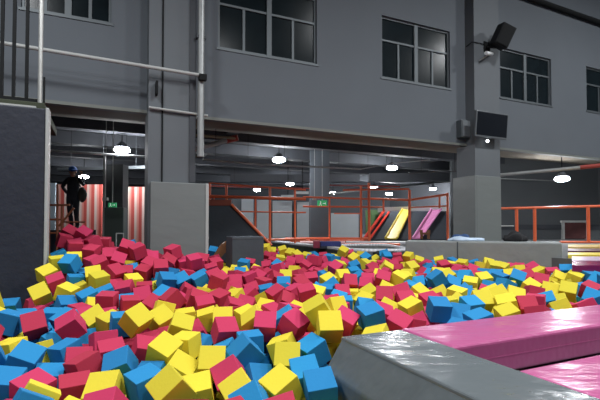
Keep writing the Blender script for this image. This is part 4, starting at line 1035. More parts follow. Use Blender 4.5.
CUBES = """
-683 2317 1131 23 -39 28 Y;112 2414 1097 24 -7 8 B;-102 2418 1101 13 -28 33 Y;-861 2432 1110 6 -11 45 B;-1759 2792 1139 24 24 13 B;-1243 3307 1285 24 43 -11 Y;
206 3063 1292 44 0 5 Y;-898 2889 1167 25 26 -14 Y;-360 2871 1164 16 -44 14 B;-1142 2779 1105 31 -21 7 B;-1785 3392 1221 26 -31 17 M;-1061 2382 1092 35 -6 2 Y;
-1270 2468 1062 10 -1 30 M;-48 3261 1260 14 33 -30 M;86 2958 1148 8 -25 30 B;-2094 3439 1216 50 -12 31 M;-1356 2758 1098 -10 -17 57 M;-1453 2383 1093 17 -11 64 M;
1182 3709 1290 22 3 2 B;-580 2498 1045 20 -10 12 Y;544 3334 1303 16 -14 16 B;-572 3316 1196 33 4 27 M;-559 2773 1126 44 3 9 Y;-412 2603 1096 40 -30 9 M;
-266 3280 1244 35 5 4 M;-82 2800 1145 48 2 0 Y;-2308 3466 1233 -1 16 10 B;-329 2428 1072 30 -33 18 Y;-1651 2446 1098 18 8 10 B;-1665 3112 1089 -5 -16 63 B;
-822 3139 1137 -1 -8 70 Y;-244 2235 1077 40 -30 5 B;-753 2708 1097 20 32 4 Y;33 2610 1106 29 -10 8 B;135 3240 1369 20 -30 -3 Y;-920 3345 1216 30 20 15 Y;
758 3371 1229 24 24 -30 M;-2596 4349 1315 48 -23 37 Y;-1147 3586 1224 36 -20 49 Y;-933 2093 1102 -19 -37 100 M;334 3306 1266 19 26 -20 M;-2617 4946 1569 2 -37 79 B;
-1084 3048 1120 23 16 29 M;-1325 2196 1115 -12 30 24 Y;-1815 4099 1287 9 3 4 M;995 3884 1253 10 -23 16 Y;-266 2736 1023 40 13 32 B;-1271 2944 1130 15 -4 31 M;
-1215 4148 1297 0 -38 40 M;-2166 4686 1408 18 -8 49 Y;2924 4744 1283 40 8 -36 Y;-1419 3150 1150 -19 2 39 M;-360 3480 1239 27 -36 -6 Y;-1259 2029 1137 -13 30 30 B;
1808 3788 1212 -19 -18 95 Y;-1739 3723 1198 36 -31 34 Y;-918 4883 1373 8 20 -12 M;-815 3856 1175 10 -15 12 Y;1373 3339 1257 9 -15 10 B;-117 3098 1127 -20 -6 77 Y;
71 4308 1323 18 -13 9 M;-1585 2751 1025 14 7 25 B;1587 5030 1383 8 -35 5 B;-2417 4505 1302 10 23 -2 Y;1711 4104 1285 45 -2 -2 Y;-1484 4826 1383 28 6 36 B;
-2049 5483 1682 14 -21 40 M;-2752 4731 1467 27 -21 54 Y;-1414 3458 1222 8 2 30 B;-1619 4139 1242 11 3 31 M;-1570 3612 1186 13 -14 57 Y;-351 3068 1165 3 -3 18 B;
-2590 4632 1391 24 -20 32 M;2104 4039 1242 41 -3 -12 M;-2102 4923 1462 10 40 -19 M;-875 4023 1252 23 -8 21 M;-1361 5580 1538 23 -11 34 M;-2067 3119 1100 -7 -7 79 Y;
1552 3953 1258 22 -4 13 B;-1163 5031 1368 12 -26 33 B;-801 4326 1266 14 -14 54 M;-1496 2942 1072 45 5 29 M;-1883 5222 1431 22 12 -8 M;-1867 4659 1311 25 -12 4 M;
1881 3954 1278 21 -15 -19 Y;-2322 4311 1203 28 6 46 B;817 4201 1309 45 0 -12 M;-236 4481 1285 14 -29 28 M;1383 3774 1217 45 5 -20 B;-2137 4393 1264 14 -21 45 B;
297 3753 1288 -28 0 37 Y;-2587 5395 1665 22 7 -5 M;2451 4092 1214 -23 19 69 Y;1178 5192 1357 9 26 -33 Y;-1676 5225 1491 37 -1 22 M;2674 5356 1348 40 20 -27 B;
-3043 4574 1133 22 -3 15 B;-651 3670 1205 40 0 10 Y;596 5244 1313 47 6 5 M;-991 4184 1281 20 20 13 M;-2799 5379 1731 16 2 38 M;-2943 5875 1884 32 32 9 M;
-134 4284 1241 34 25 11 M;-1677 5723 1654 7 -20 55 M;-1614 4473 1270 50 -10 20 M;529 2984 1213 -18 -14 67 Y;981 5176 1360 35 15 -11 M;-450 3690 1215 16 -13 45 Y;
-2314 5048 1548 25 -24 30 M;-1361 5001 1357 35 -22 32 B;-2230 5305 1572 45 20 22 M;-1433 4228 1217 31 28 -7 M;-3111 5721 1804 12 13 40 M;-1937 3429 1065 13 33 -7 B;
3168 4741 1290 14 21 -54 M;1647 4574 1266 11 -9 46 Y;2960 4421 1254 50 20 -34 B;2008 3662 1231 -14 20 41 M;-2251 5596 1714 40 20 22 M;-83 2049 1099 1 -16 6 M;
3461 5488 1331 11 21 -42 Y;1003 4136 1273 30 -1 7 M;1934 4209 1309 26 -25 -15 Y;2647 4023 1229 -25 14 76 M;-628 4121 1215 17 19 22 M;-2759 5773 1774 2 -24 51 M;
2336 5529 1307 26 -8 5 Y;2804 4891 1257 50 10 -30 Y;-2499 4833 1374 8 4 36 B;1266 4242 1251 17 -10 12 M;-2340 4106 1130 9 3 10 B;-1869 3110 1081 -6 -18 1 Y;
-627 5490 1329 2 -20 24 M;507 6213 1388 28 -27 40 M;-1916 3578 1212 6 -30 59 B;-844 3537 1114 30 -30 14 M;-1897 4933 1357 21 -1 44 Y;2049 5234 1289 20 6 -26 Y;
1784 5123 1303 34 25 -10 B;2172 4403 1275 33 15 -17 Y;2577 4794 1246 14 14 85 M;-257 4024 1182 18 -4 45 M;1340 4909 1235 16 35 -41 Y;-734 3378 1046 32 6 -18 B;
2317 4916 1307 -2 26 16 B;-557 4843 1223 8 -35 30 M;685 3672 1246 29 22 10 M;1024 4315 1318 30 -20 -13 M;-112 3491 1240 17 -33 -10 B;2928 5289 1313 40 10 -29 M;
-2811 5037 1564 9 -5 40 Y;8 5289 1288 18 34 -44 M;1031 3706 1144 40 -30 -16 M;-941 2751 1032 25 -3 -10 B;2908 6555 1375 27 9 -3 Y;760 4723 1251 22 -29 11 Y;
-2303 4850 1444 39 -8 26 Y;664 4479 1207 30 12 -39 Y;2750 5189 1258 22 29 -48 Y;-1699 5549 1539 30 35 17 M;-1557 5785 1489 19 -7 34 M;803 5222 1276 35 -4 -18 M;
-550 4345 1195 42 14 -5 M;2284 4215 1253 0 0 -33 M;-1005 3834 1180 5 -5 20 Y;1723 6707 1349 35 -9 20 Y;-1211 3854 1242 -13 17 22 Y;141 5446 1319 23 -6 4 M;
351 5350 1310 24 -19 32 Y;-1741 3541 1054 55 -4 29 B;267 7338 1416 4 5 62 M;3414 5745 1293 34 25 -21 Y;628 4227 1189 34 9 8 B;-3159 5936 1896 33 30 10 M;
2488 4370 1226 30 -20 -30 B;-540 3141 1073 -24 -6 86 B;199 3188 1132 23 -3 33 Y;2075 5451 1338 42 -4 -47 B;2546 5547 1315 4 15 -55 B;471 4893 1234 38 2 4 M;
-2424 5512 1611 40 0 23 M;-461 5355 1276 2 12 -31 M;-1456 4654 1250 19 -31 60 B;-679 4545 1239 24 -7 -31 Y;2205 6660 1371 22 -9 8 M;537 5452 1347 35 -1 17 Y;
-309 5601 1304 29 22 23 M;837 8445 1498 30 27 -24 Y;-52 4660 1279 -2 -22 33 M;-889 6848 1383 15 9 -10 B;2033 8119 1411 29 4 -43 Y;-1196 6178 1450 19 -7 30 M;
-808 5428 1284 45 0 9 M;-2019 4535 1282 11 -20 29 B;1558 4794 1225 42 -27 -10 Y;-2481 5223 1548 12 -17 55 M;901 3529 1171 0 13 39 M;-2715 6007 1756 10 2 14 M;
3899 6366 1332 30 -3 -30 B;-1862 5385 1509 29 18 -9 M;807 4017 1212 40 22 -30 Y;-320 6469 1362 -15 -2 74 M;-199 5261 1280 30 0 2 B;-1264 4848 1254 17 33 25 M;
-91 3714 1249 9 10 58 M;81 7228 1323 19 30 -16 M;1465 5357 1271 40 -10 -15 B;-1668 4663 1309 8 -1 19 M;168 4574 1273 18 13 -12 Y;-2037 4027 1185 11 1 69 M;
-193 5913 1297 30 0 2 Y;293 4962 1237 0 -15 85 B;1344 6765 1343 26 31 -1 Y;-286 3147 986 -6 8 88 B;-1980 2758 1178 23 -21 35 B;-1134 3280 1091 36 -8 29 M;
-1347 3432 1034 14 5 2 M;-1153 5698 1417 18 -16 12 M;3108 5946 1304 42 -16 4 M;-379 4996 1234 10 -10 12 B;1002 8057 1390 29 -31 26 Y;-344 4349 1160 42 8 -22 Y;
456 4498 1184 10 2 -1 B;-1684 8392 1499 34 11 4 B;-31 7784 1388 -22 0 20 M;1140 7610 1322 0 29 -47 Y;-2385 4717 1293 6 -21 37 Y;96 3572 1248 25 -30 9 Y;
-2911 5272 1616 8 -23 32 B;396 5153 1269 30 -35 -4 B;-1920 3858 1179 11 -11 29 M;3672 6312 1300 15 -5 -15 M;3677 5339 1321 14 -43 12 B;-2697 4531 1181 -20 17 66 M;
1628 8167 1409 31 2 12 B;-1005 5110 1385 33 -15 37 M;909 7175 1323 25 -20 6 B;3653 5531 1357 7 20 -59 B;1789 4754 1254 23 39 -32 B;-2468 3936 1152 13 6 52 B;
3582 6508 1284 12 -26 -8 Y;-763 5241 1218 45 -20 9 M;-2009 4245 1190 35 11 35 Y;-1926 5644 1565 40 0 19 M;1818 5339 1352 23 -23 6 Y;408 4689 1203 15 -11 73 B;
-1394 6180 1501 34 10 5 M;-2067 5151 1426 30 0 19 M;846 5403 1308 35 0 -10 M;-362 4690 1203 -28 6 65 Y;1192 3275 1190 7 -24 43 B;1259 8304 1381 35 -30 21 B;
2757 7386 1337 19 5 -40 Y;3847 7170 1294 27 -26 -2 M;-358 9098 1481 28 -15 11 Y;-559 5153 1224 33 -19 16 M;-542 5720 1310 37 22 -27 M;-2040 4816 1302 33 -1 55 M;
-547 7198 1320 30 -10 4 M;3104 6665 1341 23 11 -49 Y;1552 6889 1290 28 -9 -31 M;869 6984 1246 19 -7 12 B;538 8046 1390 10 7 -32 B;-170 7159 1313 16 -33 38 M;
2678 4490 1187 45 -15 -31 Y;-167 3334 1065 25 -17 33 B;790 5725 1302 14 -33 3 B;-1099 4506 1253 -20 10 6 M;605 5096 1174 5 0 -7 Y;536 3406 1138 16 9 -31 Y;
1353 3998 1254 2 -9 2 Y;-192 8745 1441 37 8 -31 Y;2870 6918 1344 12 5 79 Y;3191 6374 1331 -19 -1 10 Y;-643 8453 1396 28 18 -6 M;-1408 5392 1375 1 12 23 M;
-46 6224 1280 -14 11 58 M;-843 5671 1325 -3 14 45 M;-711 9038 1528 27 -5 -21 Y;2297 5306 1229 60 10 -23 B;2164 7941 1343 27 18 -9 Y;-1031 3476 1095 45 -10 17 M;
-1617 5415 1377 -18 13 50 B;1387 5579 1338 39 -5 -35 Y;979 5023 1245 40 25 -11 Y;-2699 5187 1589 20 0 28 Y;-2513 5056 1413 14 -6 50 B;-822 7027 1374 21 11 -6 M;
2973 6179 1284 29 -8 -47 Y;1299 5152 1249 3 25 -36 B;-374 8124 1364 14 8 7 Y;2478 7705 1363 19 -14 -16 Y;1953 4399 1290 26 -25 -15 Y;-881 6352 1292 24 4 4 B;
-32 4077 1178 11 -29 41 Y;-1742 3944 1148 28 -7 12 M;-2306 3182 1215 30 -27 8 M;-68 8579 1413 18 30 -38 Y;1496 4187 1237 34 41 -30 Y;-357 6688 1368 35 -25 56 B;
2603 5771 1321 -1 -21 49 B;1275 5372 1345 16 6 9 Y;-1681 4863 1273 14 -15 -5 Y;1827 8120 1406 12 -6 -13 M;-176 7613 1354 31 14 3 M;1892 6624 1251 23 -35 22 M;
-483 6343 1277 12 -26 25 M;1623 5290 1292 8 -12 -7 B;317 4324 1203 43 -6 20 M;-2541 4202 1122 -8 -23 61 M;-313 2009 1086 25 5 51 M;1203 7172 1297 6 -18 30 M;
1191 6970 1270 16 -9 0 M;-1155 2200 1007 21 -14 82 Y;396 7825 1353 25 -12 -32 M;1537 7213 1340 -27 -5 19 M;-80 6718 1284 -1 26 66 Y;-607 6139 1337 -5 -6 19 M;
1473 8437 1324 21 -29 6 Y;-2139 5513 1455 20 2 20 Y;1012 6295 1279 8 -5 19 M;775 7798 1322 20 30 -6 M;-1021 6044 1305 27 0 -29 Y;-2846 4684 1129 8 24 -5 M;
-2769 3852 1322 3 -21 69 Y;1791 7931 1324 28 -15 -4 M;2716 7734 1339 2 22 -57 B;2041 6809 1302 20 -30 -17 B;2519 5969 1317 4 23 72 B;-1035 4707 1231 7 27 72 Y;
-2138 3562 1054 21 1 8 B;-2353 3570 1062 33 -24 66 Y;-437 2872 967 22 23 15 Y;655 7185 1332 16 15 16 Y;-1801 4521 1196 13 -5 13 B;-2073 5356 1429 22 -10 19 B;
1067 5394 1369 5 -39 13 M;1953 6181 1298 44 4 -1 Y;-459 7392 1372 12 17 -15 M;2880 4050 1289 -28 -14 19 B;120 8496 1386 21 9 -21 Y;2358 6517 1290 35 -2 -53 M;
38 3349 1074 10 4 13 M;-2123 5678 1560 28 10 3 M;3511 4936 1376 -19 -23 98 B;-209 4877 1263 -5 15 69 B;3199 7394 1344 33 15 -14 Y;3048 7569 1321 8 -17 -16 B;
2566 6439 1288 8 -17 84 M;-896 5068 1237 37 -6 45 M;2670 6741 1292 40 20 -22 M;-612 3906 1196 -8 5 28 M;391 3560 1178 19 -12 79 Y;1938 6418 1261 36 7 -46 B;
1593 5804 1270 -6 -11 28 M;-624 2954 1045 24 15 96 Y;2261 7742 1290 11 -26 19 M;2440 6743 1313 10 3 17 M;996 8631 1424 24 -13 -15 M;286 9005 1365 -11 28 33 B;
3199 5624 1246 17 16 89 Y;3305 5086 1229 27 -1 31 B;1978 4648 1252 30 20 -23 M;1169 3997 1148 -9 -28 66 M;-595 9235 1444 36 3 2 Y;467 8681 1375 19 -4 1 M;
463 7293 1286 28 -14 -21 M;275 6676 1253 3 20 -18 M;2332 6263 1283 40 0 -20 M;-1282 4641 1175 23 -12 61 M;-538 2089 1084 -2 22 88 M;-2922 5662 1737 13 -10 37 M;
1636 8372 1433 38 -15 -18 B;-1511 7631 1401 -13 -6 68 M;221 7567 1393 -16 28 31 M;330 6171 1262 25 -3 57 B;3283 5401 1245 -17 1 42 Y;-526 2864 781 9 -6 64 Y;
1460 7757 1293 1 -10 89 M;2106 7555 1280 -7 -10 10 M;2323 5767 1297 37 4 -45 M;331 5965 1266 25 -8 83 B;-2343 3371 1034 14 34 2 M;1221 8616 1394 3 26 55 Y;
240 7154 1220 13 -18 53 M;-597 3299 831 -25 1 59 B;-1575 5061 1368 -1 15 68 B;-1343 3685 1169 -13 -12 34 M;1563 8001 1300 40 18 -7 M;2412 6980 1346 5 7 -35 Y;
1120 6092 1287 36 4 -26 Y;3217 4890 1138 -6 -8 23 B;666 8403 1340 5 8 35 B;-2214 3913 1042 -25 4 60 B;-543 8780 1361 10 -22 67 M;3274 6772 1319 17 8 -65 M;
36 6451 1261 16 -23 17 M;1418 4547 1193 -23 -9 59 M;-1345 5821 1453 10 -20 13 M;303 6894 1271 -6 -2 4 M;4 5983 1242 6 1 46 M;359 4090 1193 7 -17 48 M;
-2894 6512 1666 -3 -14 2 M;-860 6584 1275 30 -12 20 Y;-999 5362 1341 23 -2 43 M;2056 5856 1303 -24 5 1 B;-2804 5150 1410 9 5 -1 M;3091 5238 1225 25 -6 74 Y;
-1048 4938 1207 21 -34 41 Y;-2238 6740 1502 3 30 49 M;1334 7937 1288 1 -2 55 Y;971 4670 1246 14 -21 12 Y;1188 4534 1196 3 -5 26 Y;1902 4100 1144 38 -16 -16 Y;
-1705 3331 988 12 3 3 M;-2524 5759 1625 5 6 15 M;2186 7382 1270 -18 12 5 B;-1077 7245 1241 4 -22 88 Y;588 4695 1145 9 20 90 Y;-2504 4586 1126 -14 -11 75 B;
-2610 3782 1171 11 27 10 Y;3581 7097 1287 43 -1 -7 M;197 5234 1197 30 35 -2 B;-1941 2924 1038 -5 -10 70 B;-3176 5831 1622 -10 8 29 M;-656 6528 1289 7 -22 69 M;
426 7088 1243 16 -16 40 M;-1231 5492 1333 24 -24 32 B;-1680 5252 1294 6 -7 55 B;114 2983 967 9 -10 21 B;-2719 5566 1666 13 -9 41 M;-2372 6025 1605 -19 -10 76 M;
1864 7160 1327 37 -24 -7 M;-2618 5451 1498 17 -11 60 M;2447 7950 1271 16 -11 12 B;1853 7612 1289 -5 7 81 Y;-866 5933 1292 -14 18 53 M;-2267 6400 1548 6 -20 48 M;
3428 6902 1292 28 34 -43 M;-1500 8045 1248 -4 16 39 Y;-697 6830 1275 35 22 -11 Y;-1269 7267 1217 -13 21 72 Y;-718 4970 1194 15 20 56 Y;-874 4576 1233 -16 18 53 Y;
286 3328 935 -10 20 77 M;15 2566 877 9 17 10 Y;-923 4219 882 24 -8 83 Y;-2293 5809 1704 20 -12 -3 B;-556 10451 1355 -11 -18 63 M;694 8649 1335 27 10 28 Y;
-1802 5964 1527 2 29 41 M;183 8220 1344 29 21 -6 B;2761 7179 1252 18 -4 82 M;464 6563 1278 5 21 4 Y;-1022 6730 1246 2 -44 35 Y;2153 6410 1274 17 -8 -6 Y;
-1397 5626 1358 22 2 -25 M;1509 5074 1156 21 -19 11 M;1926 4897 1194 -29 4 51 Y;2892 4541 1085 13 -12 65 M;-1538 2231 1002 -15 -12 51 M;-1764 5767 1412 -18 -14 93 M;
-404 5991 1251 -10 -17 20 M;2490 5207 1238 36 2 -42 Y;1948 5118 1193 19 -3 -23 B;-2827 4869 1325 0 0 30 Y;2298 3959 1127 16 -14 29 B;-2084 3780 1063 -12 -22 59 B;
-391 3346 1085 35 0 11 M;-707 8281 1275 0 -9 73 M;-253 7826 1277 -31 13 66 M;908 8006 1197 20 8 84 B;3446 6675 1265 24 4 -55 M;-133 5064 1215 22 -12 67 M;
-699 5602 1141 20 -1 65 M;-1030 4234 1083 -29 1 49 Y;1267 3667 1088 -7 -24 55 B;-210 3632 1067 -22 2 60 M;115 3726 1096 -5 15 57 M;373 3102 1098 20 10 42 Y;
-2599 6192 1610 4 -8 20 M;-437 10084 1309 16 -13 70 B;2289 7186 1272 18 3 19 B;2152 7045 1256 19 -6 27 M;4218 7640 1195 -14 11 29 Y;489 6786 1260 -8 9 43 Y;
-783 6145 1247 11 -18 3 M;2848 5535 1261 0 8 43 M;-2628 4759 1201 11 1 10 B;-807 4149 1113 30 -30 11 Y;-2789 6299 1608 -6 -4 42 M;-59 8016 1354 -2 -38 77 M;
3095 8161 1251 -15 -19 83 M;-394 7035 1283 0 6 35 M;1571 6183 1266 18 -4 60 B;3541 5994 1246 24 -2 43 B;-1847 5560 1386 26 2 18 M;3006 4908 1133 -17 -6 80 Y;
-1832 4180 1108 27 -18 61 Y;-191 3473 900 8 13 62 B;-1858 6677 1461 0 -23 5 M;-3831 6622 1463 -5 18 87 Y;-1994 5848 1492 -8 14 37 M;-223 8578 1258 29 16 17 Y;
888 8302 1284 -10 15 84 M;-2280 5714 1406 21 -6 37 M;90 7460 1279 -14 29 16 M;1436 7374 1231 4 15 25 Y;1758 7377 1243 -7 -12 33 Y;880 7403 1209 -17 -6 73 M;
687 5947 1190 3 -25 1 M;2437 5865 1135 -19 5 85 M;204 4780 1146 0 -17 34 M;663 4890 1127 -17 8 17 Y;-544 4653 1107 1 -14 13 M;1230 4142 1010 -7 -12 53 M;
-624 10267 1279 27 11 22 M;-410 8513 1317 18 12 77 M;-142 8326 1325 17 0 55 M;-387 8987 1274 -11 -10 25 Y;1959 8638 1229 -16 -8 31 M;3134 6898 1341 9 8 -63 Y;
-1293 6378 1342 26 16 15 M;1354 7546 1231 -8 30 31 M;-81 6976 1248 36 1 21 M;354 8107 1232 -14 -18 89 M;297 7376 1190 -25 -16 92 M;429 6372 1244 -17 14 5 Y;
1500 6498 1223 7 3 25 M;3840 6113 1257 -21 -3 83 Y;1128 5860 1284 -10 -9 9 Y;-1898 5345 1249 -23 -4 11 M;3033 5470 1210 2 -17 38 Y;2632 5006 1207 -20 8 55 M;
3198 4523 1246 15 -38 47 B;-1378 4451 1185 16 -6 7 M;-493 4860 1051 -25 -17 97 M;-1159 4390 1083 -3 -6 38 Y;-678 3889 1009 -4 -8 44 M;-1095 2593 960 20 4 82 Y;
2 2757 949 -17 -11 9 Y;-2523 3607 1131 25 22 11 B;-2243 4908 1256 5 -19 40 Y;-18 3528 1072 20 -20 0 M;244 3405 1145 30 30 -3 M;115 4381 1151 20 -30 -2 M;
185 4187 1180 12 -11 22 M;178 3518 1013 39 -3 9 M;1703 6757 1163 25 16 1 Y;2746 6526 1230 13 -22 -3 Y;4278 6229 1342 10 16 -34 Y;-2290 5172 1395 24 -19 60 M;
3012 6431 1241 39 -8 10 M;-5111 6841 1475 12 13 92 M;-5255 7065 1479 3 -26 36 M;-4919 6448 1489 -8 21 12 B;-5037 6627 1435 20 -20 17 M;-4864 6898 1468 -16 5 71 B;
-5011 7060 1483 8 -16 53 M;-4707 6498 1488 -3 12 83 M;-4858 6687 1522 -33 6 51 M;-4874 7116 719 -3 9 79 Y;-4624 6287 1523 10 -11 32 M;-4579 6482 755 20 -13 10 B;
-4458 7266 677 13 -29 72 B;-4408 6332 801 -6 -2 84 B;-4229 7012 698 -10 -3 68 M;-4427 7079 602 29 -23 60 M;-3633 6898 1612 -27 22 1 M;-3769 7074 1583 2 21 56 M;
-3532 4389 1248 -2 -23 60 Y;-3635 4546 1126 -22 -11 32 Y;-3557 7103 1654 -14 1 75 M;-3343 4356 1191 19 -7 68 Y;-3439 4633 1150 -4 11 50 Y;-3147 3954 1255 6 9 26 B;
-3229 4144 1253 -27 -11 28 B;-3129 4354 1217 -13 7 10 B;-3255 4549 1158 22 -13 56 B;-2968 3645 1218 -7 -7 73 M;-2925 4010 1262 4 -28 85 Y;-3032 4186 1307 18 -27 20 B;
-2758 3641 1236 -18 8 50 Y;-2567 3269 1174 22 -23 29 B;-2665 3431 1232 14 -42 47 M;-2439 2978 1223 -13 1 83 M;-2232 2971 1229 23 19 8 M;-2138 2617 1109 24 -7 0 B;
-2189 2790 1174 30 -10 9 B;-2027 8693 1076 26 -29 44 B;-1882 2245 1100 20 -17 80 B;-1984 8666 1304 -20 2 31 M;-1765 9319 960 19 -31 33 Y;-1536 1855 1120 -15 18 64 B;
-1659 2077 1117 30 9 32 B;-1743 8769 1120 11 12 69 M;-1461 1999 1017 -26 6 71 M;-901 1838 1041 16 8 14 B;-1087 1920 1077 18 -30 48 Y;-893 9756 1118 27 -11 26 M;
-975 10149 1054 14 -21 80 M;-985 10592 1032 3 -38 63 M;-950 10961 1148 -16 -16 64 M;-919 11350 1186 -4 3 62 M;-746 2169 970 7 -14 28 M;-729 1961 1044 3 20 5 Y;
-599 2296 902 -27 11 39 B;-246 1817 983 -16 -14 25 M;124 2073 1024 3 5 24 Y;3068 4145 1284 -24 5 4 B;3249 4248 1292 25 -6 25 B;3441 4320 1284 -22 29 11 M;
3412 4547 1317 -15 3 67 B;3482 4760 1291 39 16 5 M;3682 5117 1371 -12 -7 38 B;3708 4874 1347 -11 11 65 B;3874 5020 1349 11 -5 56 B;3910 5234 1328 30 -25 53 B;
3960 5466 1312 -4 -42 66 B;3984 5705 1311 -14 21 65 B;4151 5393 1353 5 3 41 B;4130 5603 1409 -22 -15 91 B;4185 5790 1361 -22 9 83 B;4184 6500 1327 14 -13 7 B;
4323 5534 1328 -20 17 1 B;4407 5747 1315 -5 20 51 M;4232 6008 1350 -18 5 81 B;4381 6869 1305 5 -6 53 B;4485 5958 1321 12 18 24 B;4579 6136 1268 13 5 51 Y;
4449 6366 1329 5 -4 9 Y;4636 6342 1410 16 -9 22 Y;4741 6540 1291 -20 -4 7 Y;4839 6329 1303 -6 15 28 Y;4978 6466 1283 20 15 17 Y;5059 6683 1337 17 22 69 Y;
5093 6891 1298 -15 9 40 Y;5199 7109 1313 -16 1 89 Y;-5200 6855 1279 24 -5 54 B;-5196 7070 1292 -8 -22 91 B;-4897 6491 1280 -19 -5 69 Y;-5011 6748 1253 7 13 7 Y;
-4855 6895 1284 -22 -4 32 M;-4802 6274 1317 -14 6 79 B;-4725 6438 1311 -12 4 71 M;-4789 6671 1301 -9 -23 54 M;-4747 6824 758 14 -2 61 B;-4920 6920 761 7 -13 68 B;
-4573 6336 1319 -11 21 72 M;-4752 6624 818 2 11 77 M;-4543 6916 733 -1 5 61 B;-4272 7380 755 -29 0 47 M;-4091 6527 769 -7 20 8 B;-4201 6717 717 15 18 43 M;
-4147 7187 778 -1 13 75 M;-4224 7211 1352 2 19 43 Y;-3869 6580 798 13 18 48 B;-4013 7207 1442 -17 7 66 Y;-3898 6820 1419 9 -3 1 Y;-3952 6993 1425 9 -16 5 Y;
-3886 7260 1280 1 -24 36 Y;-3687 6880 1420 -6 24 57 B;-3760 7065 1369 -21 -2 20 Y;-3692 7267 1370 -16 19 75 Y;-3849 7428 1407 12 -23 35 Y;-3471 6523 1461 16 -13 7 Y;
-3630 6689 1504 18 28 81 Y;-3491 6837 1326 -25 2 0 Y;-3569 7085 1415 -7 -9 30 M;-3492 7292 1458 15 14 69 M;-3648 7484 1374 -14 -9 27 M;-3422 4372 979 -7 -17 21 Y;
-3495 4560 948 9 18 82 Y;-3335 6266 1658 20 5 78 M;-3406 6328 1490 24 7 23 M;-3314 6536 1648 -6 -17 77 B;-3423 6729 1542 -9 -18 9 M;-3297 6817 1376 0 -9 70 Y;
-3417 6967 1500 4 -3 39 M;-3331 7329 1324 -7 21 13 M;-3458 7506 1359 24 -6 16 M;-3134 3981 1050 -14 -16 74 Y;-3246 4179 1048 -3 -8 8 Y;-3219 4379 989 -15 22 81 Y;
-3299 4570 952 22 14 79 Y;-3169 4748 1015 12 8 0 B;-3230 6044 1727 -14 -21 62 M;-3147 6235 1648 6 21 73 M;-3213 6411 1450 15 6 74 M;-3110 6485 1652 -15 -20 55 M;
-3218 6780 1586 -22 6 30 M;-3074 6854 1403 -16 -22 12 M;-3238 7017 1403 16 9 34 M;-3168 7209 1414 -17 0 52 M;-3267 7597 1402 -19 -3 65 M;-3139 7757 1412 18 -2 37 M;
-3142 3773 1041 15 -15 6 B;-2912 3994 1043 0 20 70 Y;-3042 4158 1095 4 -15 40 Y;-2998 4402 1005 -4 5 34 Y;-3061 4576 908 1 -25 19 Y;-2978 4767 955 23 -12 70 B;
-2996 5448 1474 11 3 13 Y;-3076 5674 1453 7 -20 49 M;-2999 5835 1466 -3 -21 52 M;-3040 5977 1711 3 -26 50 Y;-2954 6185 1598 18 9 9 M;-2997 6365 1486 -7 -5 13 M;
-3038 6663 1518 1 8 52 M;-2932 6882 1494 18 -23 12 M;-3084 7048 1573 -6 -2 73 M;-2966 7274 1396 -1 0 58 M;-3105 7424 1298 13 -9 5 M;-3017 7625 1293 6 -27 14 Y;
-2801 3597 1023 -2 -25 3 B;-2944 3827 1136 22 10 76 Y;-2744 4127 993 -8 19 36 B;-2877 4258 1027 -20 14 40 Y;-2799 4413 865 14 -26 13 B;-2827 4603 925 7 21 37 M;
-2875 4900 1130 -11 -9 28 M;-2832 5110 1218 17 -10 47 M;-2905 5329 1266 -4 -22 59 B;-2811 5508 1329 0 -22 9 Y;-2881 5659 1516 2 -20 75 M;-2779 5862 1559 -8 11 16 M;
-2958 6008 1546 -13 -16 81 M;-2750 6087 1569 13 2 23 Y;-2822 6510 1469 25 -2 58 M;-2836 6738 1449 22 -11 13 M;-2717 6936 1539 13 5 31 M;-2886 7081 1468 3 11 11 M;
-2763 7256 1445 7 0 85 M;-2964 7466 1509 -19 -2 62 M;-2855 7646 1435 11 -3 31 M;-2919 7833 1319 -22 -3 51 Y;-2847 8026 1325 1 17 49 M;-2749 3154 982 -3 -5 88 M;
-2742 3377 1026 -19 16 32 M;-2575 3646 956 24 1 43 M;-2768 3788 1000 19 -7 2 B;-2704 3984 1140 -16 6 32 B;-2603 4232 914 15 11 24 B;-2650 4433 1025 -25 12 70 B;
-2647 4986 1261 22 10 91 B;-2626 5175 1220 -18 17 16 B;-2675 5363 1280 -6 -19 29 M;-2681 5676 1477 -7 -14 5 M;-2607 5954 1550 17 5 33 M;-2619 6400 1533 -24 4 22 M;
-2652 6559 1369 -2 20 3 M;-2637 6734 1533 10 3 89 B;-2591 6861 1331 -12 -22 87 M;-2701 7035 1332 10 14 38 M;-2579 7228 1381 -21 6 11 M;-2764 7452 1386 16 19 5 M;
-2660 7628 1313 13 8 64 B;-2719 7837 1386 -15 -6 79 M;-2645 7992 1225 -4 26 48 M;-2551 3237 959 -12 -1 76 B;-2585 3424 861 12 21 81 M;-2396 3728 849 -15 -13 34 Y;
-2570 3862 953 19 -12 74 B;-2395 4018 949 0 2 81 B;-2435 4370 1061 22 9 53 B;-2429 4784 1098 23 -7 50 B;-2609 4968 1039 12 -14 80 Y;-2474 5295 1077 -6 -2 83 M;
-2490 5297 1368 -22 -23 96 B;-2468 5525 1272 5 19 19 M;-2467 5646 1449 -18 12 32 M;-2404 5886 1417 27 10 21 M;-2501 6095 1410 -7 -26 59 Y;-2391 6233 1509 13 -12 71 M;
-2441 6474 1481 -6 5 47 Y;-2459 6687 1468 -16 13 4 M;-2414 6884 1448 -24 -10 18 M;-2561 7058 1503 14 -5 17 M;-2381 7255 1355 -3 21 69 M;-2557 7452 1369 3 24 39 M;
-2406 7642 1307 -8 2 75 M;-2555 7792 1188 -17 28 10 Y;-2484 7893 1353 -2 -19 39 M;-2540 8160 1311 -3 -21 62 M;-2509 8385 1337 14 -3 28 M;-2300 2929 1046 30 -3 53 B;
-2397 3134 988 -13 15 56 M;-2294 3281 824 -12 -5 70 B;-2375 3499 786 26 -4 30 Y;-2159 3691 903 5 -23 55 B;-2357 3797 1069 8 -6 40 B;-2141 4079 1021 2 2 74 B;
